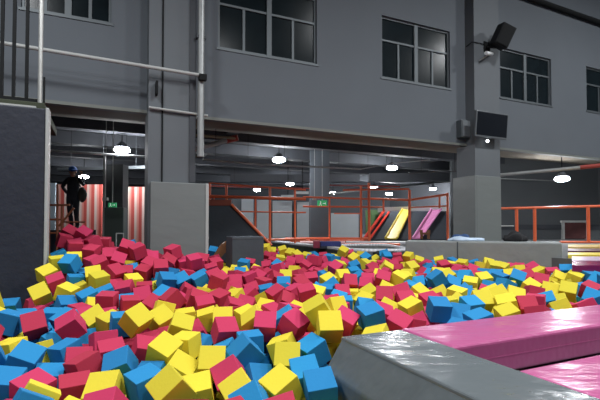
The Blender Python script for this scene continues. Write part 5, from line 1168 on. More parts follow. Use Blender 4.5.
-2332 4200 924 -4 -18 8 B;-2125 4485 1073 -10 -2 80 Y;-2319 4541 1098 -13 -7 32 B;-2265 4739 1014 17 6 60 M;-2431 4998 1198 -10 15 75 B;-2314 5169 1158 -5 -18 2 M;
-2287 5353 1249 1 2 84 M;-2306 5430 1428 -9 4 35 M;-2187 5920 1521 6 4 80 B;-2212 6181 1432 -4 14 84 M;-2277 6568 1345 -11 3 62 M;-2268 6828 1275 -23 3 37 M;
-2374 7045 1324 4 17 82 M;-2281 7213 1171 -12 -6 34 Y;-2359 7437 1318 12 10 69 B;-2204 7585 1354 -1 20 54 M;-2312 7807 1207 -22 11 55 M;-2156 8006 1330 -8 27 29 Y;
-2396 8056 1197 5 15 55 M;-2365 8272 1181 -6 7 43 M;-2384 8516 1253 -21 13 35 M;-2224 8650 1247 -10 14 66 M;-2145 2537 897 -12 -7 75 M;-2276 2713 920 -15 -13 34 M;
-2140 2907 882 -14 -13 9 B;-2189 3092 914 14 8 92 M;-2122 3313 998 -24 -14 28 B;-2164 3451 839 -10 -18 17 B;-2166 4288 1034 -25 6 58 M;-1946 4395 1014 9 0 1 B;
-2178 4666 1202 -9 -14 78 M;-2043 4828 1080 -13 14 3 B;-2231 4973 1083 -16 -21 76 B;-2114 5170 1235 11 1 34 M;-2103 5396 1223 5 13 81 M;-2228 5566 1261 8 24 52 Y;
-2186 5985 1335 -2 -5 78 M;-1983 6278 1336 -19 -16 66 M;-2272 6348 1320 -17 18 76 M;-2097 6466 1382 -9 2 17 M;-2113 6678 1293 16 -3 43 B;-2015 6850 1454 17 -13 17 M;
-2158 6975 1312 -19 -9 43 M;-2074 7178 1271 -17 -17 26 M;-2174 7339 1267 -7 -9 35 M;-2102 7525 1177 -14 15 59 B;-2138 7752 1256 -14 7 69 M;-2032 7927 1132 6 -15 7 M;
-2229 8167 1250 -15 -12 47 M;-1927 2215 888 3 13 50 B;-2084 2338 979 9 4 8 B;-1954 2558 1010 3 -5 65 B;-2052 2742 916 -13 21 16 B;-1971 3042 851 -22 -13 43 B;
-1915 3275 870 -5 22 39 B;-1978 3492 849 25 -1 20 B;-1928 3651 1008 -17 -6 79 B;-1886 4026 930 2 26 26 Y;-1980 4194 945 13 4 38 Y;-1743 4365 1063 22 3 83 Y;
-1940 4625 1024 18 -22 13 M;-1802 4723 1125 -4 -11 23 M;-1987 5054 1074 -10 24 47 M;-1912 5135 1236 18 17 76 Y;-1895 5512 1157 -17 -23 5 M;-2053 5715 1321 9 -1 4 M;
-1885 5862 1252 30 -10 56 M;-1968 6035 1376 -2 12 51 M;-1806 6207 1463 -20 16 10 M;-1883 6463 1419 -5 12 38 M;-1899 6693 1202 -16 -13 11 M;-1801 6874 1376 24 -15 79 M;
-1951 7034 1289 -5 23 30 M;-1869 7242 1210 13 -23 38 M;-1981 7412 1348 -10 1 81 M;-1882 7580 1201 12 -5 36 M;-1942 7728 1315 17 -25 17 M;-1867 7943 1280 1 -7 88 M;
-1994 8128 1249 4 -32 42 M;-1867 8289 1336 -7 19 17 M;-1780 8686 1304 22 0 4 M;-1766 2111 935 5 18 39 B;-1849 2405 922 3 -10 59 B;-1764 2600 782 -26 2 66 M;
-1839 2750 938 25 -5 28 B;-1724 2935 928 2 19 32 B;-1782 3457 829 5 3 86 B;-1709 3644 852 11 11 4 B;-1864 3815 950 -14 -5 79 Y;-1650 3996 894 -27 -8 18 B;
-1751 4222 877 -18 18 74 M;-1586 4417 903 28 -5 49 M;-1834 4940 1046 1 -17 62 M;-1730 5090 1195 26 0 37 Y;-1677 5462 1184 -6 13 8 Y;-1656 6194 1339 -8 19 17 M;
-1781 6350 1235 19 6 89 M;-1710 6545 1301 17 13 6 M;-1677 6847 1185 22 -14 58 M;-1739 7061 1274 -11 6 3 B;-1663 7250 1210 -7 -16 20 M;-1739 7442 1292 5 -10 47 M;
-1675 7519 1130 -9 -21 76 M;-1721 7723 1246 1 10 72 M;-1668 7957 1306 -11 13 12 M;-1678 8328 1243 18 -6 26 M;-1780 9312 1175 -5 -6 67 M;-1906 9670 1204 -2 15 35 Y;
-1784 9743 1039 7 11 41 Y;-1900 9932 938 -2 11 83 M;-1886 10278 928 -2 14 56 Y;-1761 10439 855 -18 7 86 Y;-1897 10659 837 -6 -14 39 Y;-1576 1782 913 12 -5 25 B;
-1645 1980 865 13 7 51 M;-1628 2182 790 19 12 56 Y;-1651 2385 864 -6 -7 84 Y;-1625 2566 925 -17 -26 86 M;-1634 2768 794 2 -15 82 M;-1568 3031 807 -10 0 55 M;
-1707 3165 804 4 -10 48 Y;-1526 3226 955 -2 -20 74 B;-1564 3482 851 3 -14 45 M;-1496 3642 1000 20 -16 21 M;-1644 3809 1016 25 -6 35 Y;-1542 3975 1114 -21 8 36 Y;
-1606 4187 1024 22 -20 1 Y;-1536 4375 1088 16 -2 5 M;-1605 4596 1094 20 -17 60 M;-1502 4750 1081 6 -21 60 B;-1625 4942 1098 12 11 3 B;-1527 5157 1184 2 -20 41 B;
-1591 5629 1319 -8 -16 70 Y;-1550 5836 1293 9 6 91 M;-1698 5978 1310 1 20 35 M;-1607 6156 1154 -3 10 63 M;-1596 6378 1171 27 -15 65 M;-1511 6548 1280 -3 4 82 M;
-1631 6758 1368 12 17 83 Y;-1526 6750 1082 11 4 42 B;-1544 7020 1229 -17 -2 89 B;-1469 7216 1230 -12 -11 9 M;-1521 7431 1332 11 6 81 M;-1493 7613 1186 3 -26 20 M;
-1536 7793 1174 -13 14 13 Y;-1570 8226 1099 15 7 29 Y;-1591 8620 1074 -13 -31 73 Y;-1656 8920 1042 -19 10 78 Y;-1505 9030 902 -8 -17 40 Y;-1646 9153 989 26 -9 44 Y;
-1703 9534 933 -26 15 72 Y;-1584 9703 957 8 -1 40 Y;-1552 10082 954 -22 -4 7 Y;-1557 10273 842 -10 -5 43 Y;-1379 1758 945 1 -21 86 M;-1474 2050 809 -7 7 48 B;
-1366 2200 871 -14 -4 45 M;-1447 2391 810 -11 -20 7 B;-1417 2606 925 -15 6 61 M;-1448 2851 855 -2 -18 15 M;-1383 3062 907 -12 22 73 B;-1330 3240 937 12 8 76 M;
-1525 3411 1055 14 7 87 M;-1426 3834 1113 -11 -3 44 Y;-1335 4044 1089 8 23 67 Y;-1412 4213 982 -10 10 10 Y;-1342 4388 918 -6 10 79 B;-1406 4596 1015 13 20 43 M;
-1439 4978 1146 13 10 15 B;-1292 5094 1143 -21 13 17 M;-1351 5222 1291 -14 24 29 M;-1352 5774 1199 20 13 41 B;-1466 6030 1351 5 22 80 M;-1384 6192 1269 21 1 72 B;
-1498 6325 1389 21 -13 31 B;-1341 6577 1389 -22 0 80 M;-1446 6790 1273 -13 24 24 B;-1370 6912 1011 -19 -18 89 M;-1356 7021 1261 -4 -18 87 M;-1463 7397 1107 -14 2 64 M;
-1454 8074 1032 -2 27 21 Y;-1274 8240 1056 12 -15 78 Y;-1487 8428 980 -20 -1 81 Y;-1370 8639 1081 -20 -7 58 Y;-1421 9220 1041 14 0 86 Y;-1372 9382 945 24 6 87 Y;
-1451 9553 944 16 3 90 B;-1324 10448 970 -13 3 10 B;-1417 10647 879 25 5 41 B;-1488 10958 913 -7 11 9 B;-1175 1781 940 7 -5 54 M;-1284 1973 897 -11 -19 24 Y;
-1264 2459 858 -21 -5 68 M;-1291 2734 916 -13 1 63 Y;-1209 2911 788 -6 18 15 B;-1171 3083 963 22 -7 65 M;-1172 3260 773 -17 15 17 M;-1292 3449 844 15 -16 14 M;
-1208 3600 993 26 -14 61 M;-1162 4012 1110 4 21 70 Y;-1209 4163 934 -15 -23 92 Y;-1107 4592 1039 -4 -5 87 M;-1263 4944 999 8 17 74 M;-1195 5184 933 -24 5 54 Y;
-1173 5315 1198 -7 -20 12 B;-1200 5506 1100 -12 16 66 M;-1381 5574 1150 -13 -4 79 B;-1130 5868 1263 -10 2 66 M;-1292 5963 1285 -15 -4 75 B;-1201 6141 1174 -11 14 12 Y;
-1173 6531 1231 4 16 8 Y;-1269 6704 1109 -5 16 76 M;-1201 6913 1090 20 -22 7 Y;-1269 7112 1056 10 19 25 Y;-1084 8298 1100 -2 4 9 B;-1166 8666 1104 -20 -11 82 B;
-1262 8883 1071 -19 17 56 B;-1128 9057 1052 -21 20 15 B;-1232 9196 999 -14 18 16 B;-1214 9830 1065 -2 12 38 B;-1204 10267 998 16 0 86 M;-1118 10839 986 21 -1 29 M;
-1133 11216 1032 0 20 13 M;-966 1819 845 3 -4 29 Y;-1068 2028 905 22 12 47 M;-975 2184 876 -9 22 47 M;-1079 2384 872 -5 18 82 Y;-943 2577 772 2 4 8 B;
-1090 2762 792 -6 -22 25 B;-1002 2949 877 -17 -5 36 B;-1054 3111 789 -12 -15 43 Y;-931 3241 951 -19 17 47 Y;-1087 3467 878 17 -12 36 M;-1012 3699 1007 -14 11 40 M;
-1179 3792 1030 -8 -13 47 Y;-977 4022 1038 -6 21 4 B;-974 4433 1066 -4 -4 37 Y;-1119 4805 1003 -7 -23 53 M;-1062 5065 1029 -2 -12 54 M;-974 5287 1148 -1 -3 9 Y;
-1016 5501 1186 2 -12 69 B;-1142 5686 1208 -10 2 69 M;-1040 5983 1083 19 -10 29 Y;-957 6183 1149 -15 -2 66 Y;-1090 6333 1233 3 9 56 Y;-940 6458 1108 6 -33 38 Y;
-1067 6619 1040 0 -18 13 M;-975 6847 1059 -20 13 39 M;-1051 7025 1203 0 -9 34 M;-1059 7288 1053 3 -16 41 Y;-1082 7509 1120 -16 -7 2 Y;-1042 9498 1138 2 7 25 M;
-1064 9689 1143 10 -3 18 M;-1022 9949 1125 -13 -5 86 M;-969 10366 1082 3 -11 1 M;-953 11574 1206 -20 -3 56 M;-840 1996 884 18 -12 77 M;-763 2197 754 14 -19 9 Y;
-893 2374 858 7 20 79 Y;-805 2554 933 20 -3 62 Y;-892 2766 838 10 -25 9 B;-851 3031 927 23 -8 28 Y;-825 3363 853 2 19 35 B;-901 3545 894 11 4 48 M;
-756 3685 950 -14 -11 15 B;-899 3842 972 7 22 41 B;-807 4021 883 21 -8 44 M;-795 4343 1012 -5 -22 65 M;-780 4726 1184 10 11 59 M;-925 4849 1126 17 12 52 M;
-846 5067 1022 21 1 7 Y;-940 5283 968 0 8 60 M;-833 5469 1071 7 -23 53 Y;-934 5777 1138 4 -14 85 M;-688 6537 1076 -2 -5 1 M;-862 6677 1101 16 -6 49 M;
-812 6912 995 -17 16 28 M;-918 7116 1018 28 16 15 M;-876 7176 1217 14 20 73 M;-928 7406 1205 -16 -10 56 Y;-873 7599 1114 11 -9 69 Y;-898 8437 1221 17 -20 72 M;
-788 8614 1232 22 14 8 M;-954 8770 1116 -11 -16 87 M;-785 9024 1303 9 -25 5 M;-854 9377 1218 -8 24 38 M;-774 9918 1198 19 0 13 M;-765 10102 1346 -17 26 6 M;
-830 10241 1239 -25 -11 27 M;-771 10451 1218 16 25 79 M;-841 10674 1194 -25 -1 52 M;-648 10776 1169 1 -2 85 M;-776 10924 1292 5 11 49 M;-801 11136 1238 -24 13 73 M;
-723 11306 1228 17 4 68 M;-661 1994 742 -18 -5 69 B;-570 2222 736 -18 3 15 B;-689 2461 771 3 2 68 Y;-619 2664 875 -8 7 11 Y;-701 2853 895 11 18 84 B;
-686 3139 966 -18 8 79 Y;-673 3507 867 4 15 27 B;-548 3724 944 -19 -3 63 M;-504 4017 959 26 -16 81 Y;-683 4194 825 26 -19 81 Y;-707 4522 1028 -2 0 54 M;
-818 4674 1018 6 16 51 M;-677 4802 974 -24 0 61 M;-631 5045 959 25 -5 49 M;-726 5260 981 21 -15 79 Y;-660 5440 939 28 -17 76 M;-722 5833 1066 13 -21 14 M;
-656 5932 1282 -20 12 72 M;-699 6343 1144 -14 -2 21 M;-633 6717 1021 -20 13 82 M;-603 6906 1061 8 1 80 M;-754 7027 1176 5 -16 55 M;-664 7190 1074 -14 3 57 M;
-709 7400 1144 5 -5 86 M;-645 7608 1186 -5 9 30 M;-716 8346 1095 -1 -11 19 M;-610 8648 1184 15 -1 81 M;-753 8834 1248 -17 15 16 B;-600 8996 1342 -5 -18 14 M;
-752 9185 1148 12 20 93 M;-630 9369 1282 0 -3 12 Y;-751 9585 1219 -23 6 82 M;-603 9760 1248 5 -18 74 M;-638 9914 1385 23 -9 3 M;-624 10107 1153 8 -21 83 M;
-670 10624 1345 -7 -15 31 M;-469 10881 1264 16 -19 43 Y;-621 11025 1230 -5 7 59 M;-455 1822 959 -15 -16 37 B;-518 2015 897 -21 2 68 B;-414 2197 934 -2 25 58 B;
-489 2458 830 14 9 71 Y;-408 2616 824 18 12 70 Y;-480 3068 886 0 -6 6 Y;-419 3273 866 -24 4 60 B;-575 3515 1058 2 -20 58 M;-384 3680 1015 -16 -16 80 M;
-471 4016 1149 21 0 33 Y;-586 4221 1013 14 -8 58 B;-464 4499 1017 13 17 22 Y;-429 5061 1056 6 -15 14 B;-520 5255 920 16 13 67 M;-501 5473 1109 6 -3 6 B;
-519 5670 1062 18 20 89 B;-532 5873 1046 -11 3 19 M;-646 6056 1088 -6 -13 50 M;-453 6164 1124 6 20 34 M;-495 6366 1081 7 -5 49 B;-488 6556 1171 25 -6 84 M;
-539 6735 1221 20 4 87 M;-398 6910 1080 -5 12 24 M;-519 7075 1083 -14 -6 69 M;-464 7276 1041 27 -4 41 M;-490 7466 1174 -11 -23 68 M;-504 7703 1026 -12 -9 29 M;
-506 7900 1232 19 -7 70 M;-602 8095 1228 14 -11 3 M;-537 8236 1063 -3 12 52 M;-560 8445 1169 10 0 31 M;-388 8575 1090 -11 -8 89 M;-540 9192 1241 -9 9 27 M;
-429 9400 1253 -8 2 71 B;-559 9563 1225 -7 -8 79 M;-390 9732 1225 24 7 18 Y;-484 9934 1131 -1 12 42 Y;-443 10261 1148 -7 -3 26 Y;-428 10468 1166 13 7 83 B;
-457 10684 1198 21 9 10 Y;-313 2007 870 1 19 69 M;-183 2195 875 -19 -15 21 B;-317 2360 842 22 18 88 B;-238 2542 913 -21 -5 74 B;-292 2899 802 8 22 52 M;
-266 2958 963 -8 21 10 B;-391 3485 943 5 -25 48 M;-380 3853 1070 13 8 4 Y;-392 4208 1007 7 10 78 Y;-290 4408 889 -2 0 61 Y;-356 4690 962 14 24 59 Y;
-273 4885 1051 -9 -22 39 M;-399 4920 861 15 12 44 Y;-229 5100 1023 11 -20 3 M;-361 5291 1096 -27 -2 39 M;-259 5432 1134 8 -1 38 M;-335 5762 964 -5 1 33 B;
-346 5810 1161 12 -8 7 B;-242 6115 1260 -21 -12 10 Y;-268 6277 1150 0 5 7 M;-282 6505 1140 20 12 39 M;-370 6694 1028 -6 10 56 M;-229 6805 1195 -12 5 68 M;
-339 6967 892 -9 -20 43 M;-253 7230 1115 -17 -27 83 Y;-398 7491 979 22 -9 80 Y;-330 7641 1159 0 -10 0 M;-384 7833 1054 -21 -8 34 Y;-289 8003 1158 -27 4 34 M;
-382 8136 1038 -15 17 54 M;-360 8317 1254 1 -22 0 M;-360 8764 1267 8 9 51 M;-198 8989 1344 14 -22 7 M;-328 9229 1299 -12 18 43 M;-208 9354 1279 24 9 45 M;
-297 9547 1358 -17 8 59 Y;-266 9917 1216 -4 -20 48 Y;-227 10146 1321 -21 16 15 Y;-275 10322 1237 -9 -10 37 Y;-159 10491 1199 -21 10 48 Y;-103 2004 891 9 11 10 B;
110 2273 886 -11 21 7 Y;-96 2389 828 26 5 52 B;-176 2760 809 0 -28 47 Y;-61 2958 945 13 -7 14 B;-140 3256 833 4 24 56 M;-175 3831 1086 24 -19 70 M;
-122 4030 982 -6 8 7 B;-204 4209 1001 -3 8 84 B;-101 4403 1036 -17 -12 49 Y;-242 4527 1054 -11 14 50 Y;-156 4731 1076 -10 9 9 M;-259 5298 924 -12 -16 25 Y;
-95 5480 949 1 -19 16 M;-193 5645 1115 -16 -23 72 M;-91 5834 1104 -15 -6 50 M;-198 6007 1090 -10 -19 26 B;-119 6386 1113 0 6 32 B;-137 6618 1090 19 1 46 B;
-79 6844 1036 -7 -25 59 Y;-214 7018 1059 17 23 91 Y;-44 7190 1130 17 -5 11 M;-203 7433 1074 -14 5 63 Y;-135 7629 1114 -17 -13 11 M;-88 8005 1139 -12 0 21 M;
-158 8206 1138 -16 24 0 M;-228 8435 1094 -12 22 48 M;-78 8720 1110 4 -10 76 M;-232 8882 1107 22 1 30 M;-217 9078 1142 14 16 4 M;-80 9172 1366 -8 -10 70 Y;
-72 9473 1199 3 2 60 M;-210 9619 1155 9 0 71 M;-70 9794 1210 19 8 3 Y;17 10147 1205 18 -17 84 M;-54 10324 1275 -20 -19 74 Y;113 1832 952 -8 -8 21 Y;
93 2049 835 14 -6 55 Y;145 2266 616 14 -10 11 B;-30 2423 615 -23 2 56 M;53 3167 903 20 15 90 B;97 3340 860 16 14 80 B;37 3564 819 4 -13 65 M;
-1 3837 954 -16 -11 68 M;87 4019 984 21 23 82 Y;20 4239 982 -25 -4 47 Y;129 4417 941 -4 -4 84 Y;-4 4576 1072 9 10 61 Y;-20 4768 920 -6 18 12 B;
30 4899 1244 -23 10 33 M;47 5118 1059 -12 9 28 M;-91 5286 1067 -22 7 69 M;81 5393 1091 -4 1 50 M;-16 5557 1179 15 3 55 M;87 5761 1238 -23 10 0 M;
137 6104 1173 1 -1 32 M;-25 6227 1052 19 0 37 M;76 6448 973 13 -21 49 M;69 6645 1122 29 3 34 Y;148 6850 1070 -18 -15 64 M;77 7051 1100 16 0 12 M;
154 7251 1028 -12 7 80 M;12 7418 1094 1 -29 35 M;37 7625 1137 2 -11 11 B;-13 7798 1190 -9 -10 16 M;112 7947 1166 -8 -1 59 M;5 8158 964 -22 12 49 M;
59 8305 1167 -19 -14 88 M;-13 8509 1160 8 -29 35 M;86 8614 1008 -16 18 72 M;-36 8945 1174 -12 5 58 M;91 9112 1109 9 -23 41 M;-64 9218 1165 23 -7 53 M;
116 9350 1226 -25 -8 8 M;45 9645 1100 -21 -10 87 M;117 9910 1211 10 21 83 Y;315 1926 655 -28 7 52 M;137 2049 630 -16 -13 23 M;216 2838 840 0 -13 60 B;
312 2906 1046 6 -9 66 M;277 3130 911 -12 3 85 B;231 3518 804 -7 -21 89 M;242 3900 1140 -5 -15 34 Y;337 4037 971 -7 21 39 Y;232 4185 973 -3 18 47 Y;
324 4356 844 19 -12 19 M;209 4591 1049 21 19 19 M;107 4928 1044 -7 -10 46 M;263 5042 924 21 11 59 Y;206 5235 975 16 4 21 M;320 5428 1121 5 -2 25 Y;
185 5578 1105 4 14 6 Y;258 5783 1104 6 12 30 B;212 5959 1076 8 -21 29 B;179 6315 1134 12 22 7 M;265 6508 1117 25 12 6 M;225 6638 954 22 12 89 M;
269 7017 1017 11 12 66 M;233 7570 1157 23 2 11 M;170 7743 1234 6 -11 13 M;339 7993 1009 18 -7 34 M;163 8119 1112 25 -3 71 B;277 8296 1137 3 6 25 M;
188 8470 1190 -10 -8 81 M;250 8660 1303 -3 6 53 B;156 8831 1168 -16 -21 14 M;261 9033 1160 5 12 52 B;153 9152 1337 -20 -10 62 B;312 9357 1092 28 -10 51 B;
207 9558 1257 -10 -18 72 B;347 9736 1209 -11 13 39 B;490 3207 1015 18 15 44 Y;372 3629 990 7 4 61 Y;422 3797 1107 -12 -1 64 M;527 4001 1108 -4 25 17 B;
425 4496 969 -12 -13 39 M;362 4678 1013 1 19 27 Y;424 5043 1088 -21 -23 96 M;328 5426 914 -11 18 72 B;497 5477 1146 14 10 24 M;415 5648 1180 17 -4 36 B;
448 5868 1116 19 1 71 B;360 6172 1042 1 19 24 Y;422 6676 1071 0 -14 19 Y;424 6897 1077 18 -2 65 Y;403 7163 1053 13 17 65 Y;437 7575 1196 7 5 35 M;
361 7776 1142 -1 1 3 M;472 7939 1183 0 2 58 M;490 8311 1221 -5 10 42 M;388 8472 1276 -10 7 35 B;365 8798 1177 -26 13 70 M;479 8992 1124 6 -24 30 M;
393 9173 1210 -12 15 47 B;472 9491 1171 -15 -13 6 M;629 3295 909 24 6 47 Y;499 3445 926 3 34 53 Y;580 3641 1040 -7 -21 90 Y;649 3828 1115 22 -9 40 B;
622 4107 971 -7 27 28 B;445 4246 1043 -11 -23 12 M;596 4405 989 -11 11 62 B;576 4643 967 -17 7 29 B;503 4850 977 7 20 61 M;631 5082 954 -24 18 69 Y;
463 5270 1039 14 6 31 B;683 5494 1006 9 34 64 M;507 5620 969 -19 -18 85 M;626 5823 985 -31 12 59 Y;552 6040 1037 -16 -27 80 B;581 6183 1184 -16 -9 82 M;
481 6327 1025 -15 16 40 Y;556 6517 1090 -17 -13 47 Y;603 6814 1059 12 -12 85 Y;609 6999 1224 22 -2 32 Y;633 7221 1136 16 9 85 Y;520 7409 1111 -8 12 41 M;
623 7576 992 17 -16 23 Y;580 7726 1169 13 -18 84 Y;691 7992 1201 -8 19 25 M;572 8128 1190 -13 11 24 M;659 8392 1160 9 11 21 Y;538 8549 1207 27 -2 30 M;
596 8841 1233 -4 4 50 M;635 9113 1207 15 -3 53 B;571 9307 1253 18 14 14 M;723 3096 1077 -18 8 7 M;836 3272 1008 -27 -19 9 M;756 3458 990 -15 -9 19 M;
763 3655 1019 -2 -8 7 B;644 3863 889 -30 4 46 M;846 4081 934 -4 -4 82 M;768 4287 872 -18 -22 87 M;846 4330 1138 -27 16 67 M;774 4520 1021 13 -2 16 B;
756 4737 995 -18 -4 1 B;817 5137 1072 -12 1 61 Y;660 5289 1072 -18 4 16 B;879 5507 1108 -22 4 68 Y;767 5694 1042 -6 24 57 Y;853 5911 1014 -18 -23 94 Y;
765 6122 1126 -9 16 80 M;703 6365 1188 -6 -8 50 M;750 6471 1001 18 -6 66 M;675 6655 1200 19 -3 12 Y;814 6849 1075 -14 -25 75 B;702 7024 1027 -2 -26 36 M;
831 7248 1135 24 -4 70 Y;761 7407 1005 22 8 8 M;767 7579 1148 2 -17 28 B;743 7775 1092 -14 10 14 Y;793 7966 1017 -8 -10 24 B;762 8200 1078 -27 3 60 M;
876 8372 1077 10 0 52 B;703 8614 1130 9 13 35 Y;876 8766 1214 13 13 72 M;773 8956 1246 -10 22 32 M;913 3153 1167 10 20 92 M;1005 3332 1102 -25 10 65 M;
975 3633 942 -14 19 30 M;843 3873 1033 -18 15 29 M;1005 4040 1058 -10 -16 78 Y;906 4262 987 -27 13 74 Y;1009 4455 1113 -18 12 41 M;957 4661 1046 4 -26 45 Y;
867 4915 1026 -15 17 77 M;997 5086 964 -3 -23 64 M;865 5321 1021 21 -1 77 Y;1059 5428 1143 -15 9 83 Y;908 5599 907 13 -18 52 Y;966 5778 1158 22 0 29 Y;
909 5971 1232 4 30 56 B;974 6135 1079 2 -25 59 M;877 6296 1107 6 3 50 B;927 6487 1210 -15 -16 49 Y;856 6647 1055 7 8 23 B;1022 6826 1174 12 18 45 M;
912 7051 1033 -15 -14 12 B;1038 7222 1130 11 6 55 B;969 7602 1182 25 0 38 B;915 7817 1098 -4 4 6 B;981 8178 1078 6 -15 77 B;861 8502 1254 -19 7 59 M;
1036 8677 1211 8 2 76 M;1090 3483 1069 3 16 64 M;1166 3695 860 15 5 6 M;936 3834 851 -29 -6 32 M;1085 4246 1108 2 -20 49 Y;1253 4375 1081 5 5 33 Y;
1132 4560 988 -2 33 46 Y;1162 4712 1168 1 12 23 M;1055 4855 1089 -7 -10 31 M;1172 5026 1105 6 -23 40 M;1052 5221 1136 1 18 60 M;1255 5458 1173 5 2 7 M;
1066 5644 1083 19 -20 17 Y;1102 5942 1059 0 -11 16 Y;1179 6140 1052 11 -12 81 M;1076 6331 1082 25 9 7 M;1142 6506 1219 -1 -18 18 M;1038 6697 987 -29 -9 19 M;
1217 6843 975 20 -15 59 M;1138 7030 1085 21 -15 65 M;1255 7233 1113 11 19 18 M;1080 7444 1109 9 -22 83 B;1223 7619 1040 1 -4 62 M;1096 7766 1159 -5 -2 71 B;
1127 7978 1191 -5 8 32 Y;1155 8115 986 -14 -28 75 M;1117 8283 1216 -10 -22 50 Y;1092 8479 1266 9 19 3 B;1206 8652 1184 11 -2 80 B;1398 3361 1041 12 4 82 M;
1259 3516 918 18 15 95 B;1133 3846 996 8 19 1 M;1341 3958 872 14 8 85 M;1402 4443 975 10 23 36 B;1348 4716 1099 -14 26 22 M;1267 4857 1024 -9 25 23 M;
1355 5080 962 -21 21 10 Y;1249 5272 1092 16 20 28 Y;1293 5458 977 1 16 68 Y;1239 5694 1199 10 20 32 M;1315 5837 1045 -13 15 21 B;1274 5997 1221 14 4 50 M;
1376 6162 1115 -2 17 72 M;1235 6377 988 23 22 8 M;1324 6399 1198 -3 8 58 M;1193 6711 1166 13 -2 13 Y;1350 6851 1138 16 4 49 M;1325 7083 1024 20 13 12 M;
1463 7260 1024 -20 -20 74 Y;1292 7432 1045 4 -23 17 M;1278 7766 1176 3 -22 69 M;1243 8137 1194 5 11 57 M;1352 8316 1158 -17 20 23 M;1222 8453 1092 -6 -22 18 Y;
1405 8725 1191 6 -2 25 Y;1437 3558 1145 7 -13 18 B;1460 3592 960 7 1 25 M;1368 3785 949 -4 -20 2 B;1469 3964 1040 -10 8 75 B;1431 4226 1000 -7 11 37 B;
1578 4380 1122 -5 -3 88 B;1561 4635 1054 -16 20 44 Y;1469 4875 1019 10 8 19 M;1452 5279 1053 10 9 5 Y;1481 5483 1124 9 -32 30 Y;1388 5651 1017 -17 -9 46 Y;
1522 5830 1065 17 12 31 Y;1494 5982 1188 11 12 26 Y;1433 6337 1037 -12 -7 2 B;1415 6626 1047 18 23 95 M;1451 6936 934 12 22 41 Y;1397 7060 1222 6 -15 61 M;
1463 7656 1094 11 4 27 Y;1461 7895 1100 -6 17 26 M;1431 8078 1106 0 11 28 M;1540 8312 1130 5 12 13 M;1402 8544 1124 6 -13 17 M;1568 8786 1220 16 -7 25 M;
1616 3464 1039 3 18 53 Y;1724 3637 1069 -1 -9 62 Y;1550 3752 1111 22 -16 72 M;1685 3902 1040 -25 -8 48 Y;1610 4123 1067 22 9 40 B;1762 4332 1180 9 6 81 B;
1731 4710 1037 -4 17 33 M;1683 4909 937 -18 -4 57 Y;1593 5123 997 19 -20 2 Y;1650 5341 1098 16 -7 76 M;1787 5492 1015 9 16 64 Y;1635 5654 1057 23 14 9 B;
1679 5961 1041 8 12 82 M;1628 6153 1036 -19 8 1 B;1605 6348 1093 8 -19 5 B;1674 6538 1188 20 10 28 Y;1616 6631 986 4 10 43 Y;1669 6937 1050 -25 -5 22 B;
1601 7148 1132 8 -17 72 Y;1681 7327 1041 -1 22 85 Y;1527 7467 968 -31 5 48 Y;1679 7575 1138 -1 -19 77 M;1643 7789 1188 -3 14 66 Y;1640 7963 1023 8 23 39 M;
1614 8140 1136 10 -4 22 B;1732 8335 1060 -12 17 46 Y;1618 8567 1176 -3 7 59 Y;1945 3628 1014 -21 2 84 M;1879 3976 934 5 -2 58 Y;1735 4250 976 -16 19 59 Y;
1877 4394 989 -7 5 42 M;1839 4502 1148 -17 12 70 B;1933 4752 1052 -24 -2 25 B;1730 4977 1148 -5 -22 37 B;1862 5017 992 -12 -9 32 B;1815 5227 1023 10 -20 37 Y;
1763 5538 1226 -11 -20 4 Y;1847 5686 995 -6 -12 65 Y;1823 5756 1219 18 18 21 B;1712 6010 1238 -19 3 52 B;1832 6150 1107 9 8 75 B;1778 6350 1163 -3 -20 23 B;
1804 6527 969 15 -4 76 B;1747 6755 945 25 2 46 M;1852 6929 1096 -24 -10 17 B;1784 7140 1111 10 19 70 Y;1879 7302 1017 -13 -16 74 Y;1824 7781 1157 2 -1 86 M;
1853 7964 1130 -15 -1 72 M;1793 8166 1205 -1 7 22 M;1842 8372 1283 5 -15 68 M;1819 8521 1098 -23 3 64 Y;2014 3831 1094 5 20 71 Y;2101 3994 1014 -19 -6 79 M;
1940 4169 933 -6 -9 12 Y;2103 4328 922 20 -19 81 Y;2004 4545 963 24 -7 59 B;2163 4855 1168 6 -19 17 M;2143 5035 1165 -2 7 17 M;1922 5368 1159 -11 6 45 B;
2097 5445 1120 -12 15 30 B;1992 5595 1166 -10 -18 34 Y;1904 5942 1165 -9 8 59 B;2024 6063 1002 -22 10 38 Y;1911 6335 1016 -11 -10 36 B;2031 6518 1082 -11 11 30 B;
1978 6730 1011 10 6 70 B;2030 6948 1106 -8 -7 35 B;1931 7090 954 22 25 95 M;2028 7228 1192 1 -8 55 M;1965 7433 1200 10 -9 6 Y;2038 7759 1209 32 10 29 Y;
2069 8008 1162 -7 -20 50 M;2003 8189 1152 -1 -22 31 M;2034 8387 1225 18 -15 65 M;2119 8755 1202 12 4 17 M;2178 3742 1076 7 18 83 B;2143 4180 1090 10 16 81 M;
2256 4442 821 -8 5 34 M;2186 4463 1087 18 -2 16 Y;2178 4637 1183 17 2 37 Y;2075 4916 948 -8 24 86 Y;2249 5035 964 -27 -10 26 M;2073 5225 1027 14 -4 84 M;
2233 5533 980 -2 15 54 M;2166 5671 1202 4 -12 43 B;2263 5757 1013 5 14 9 B;2159 5912 1085 20 4 28 B;2170 6064 1205 22 -16 7 B;2117 6254 1141 14 -3 17 B;
2235 6445 1080 9 9 58 Y;2195 6671 1159 21 -5 67 B;2225 6848 1039 -20 17 67 B;2143 7587 1073 -3 26 65 M;2046 7843 1006 -5 -19 75 M;2287 7987 1144 -20 8 85 M;
2206 8154 1257 -25 16 65 M;2229 8372 1194 27 -18 74 M;2178 8565 1129 -8 -5 0 M;2378 3819 949 -3 18 48 Y;2312 4095 965 21 14 36 M;2352 4326 1030 22 7 60 M;
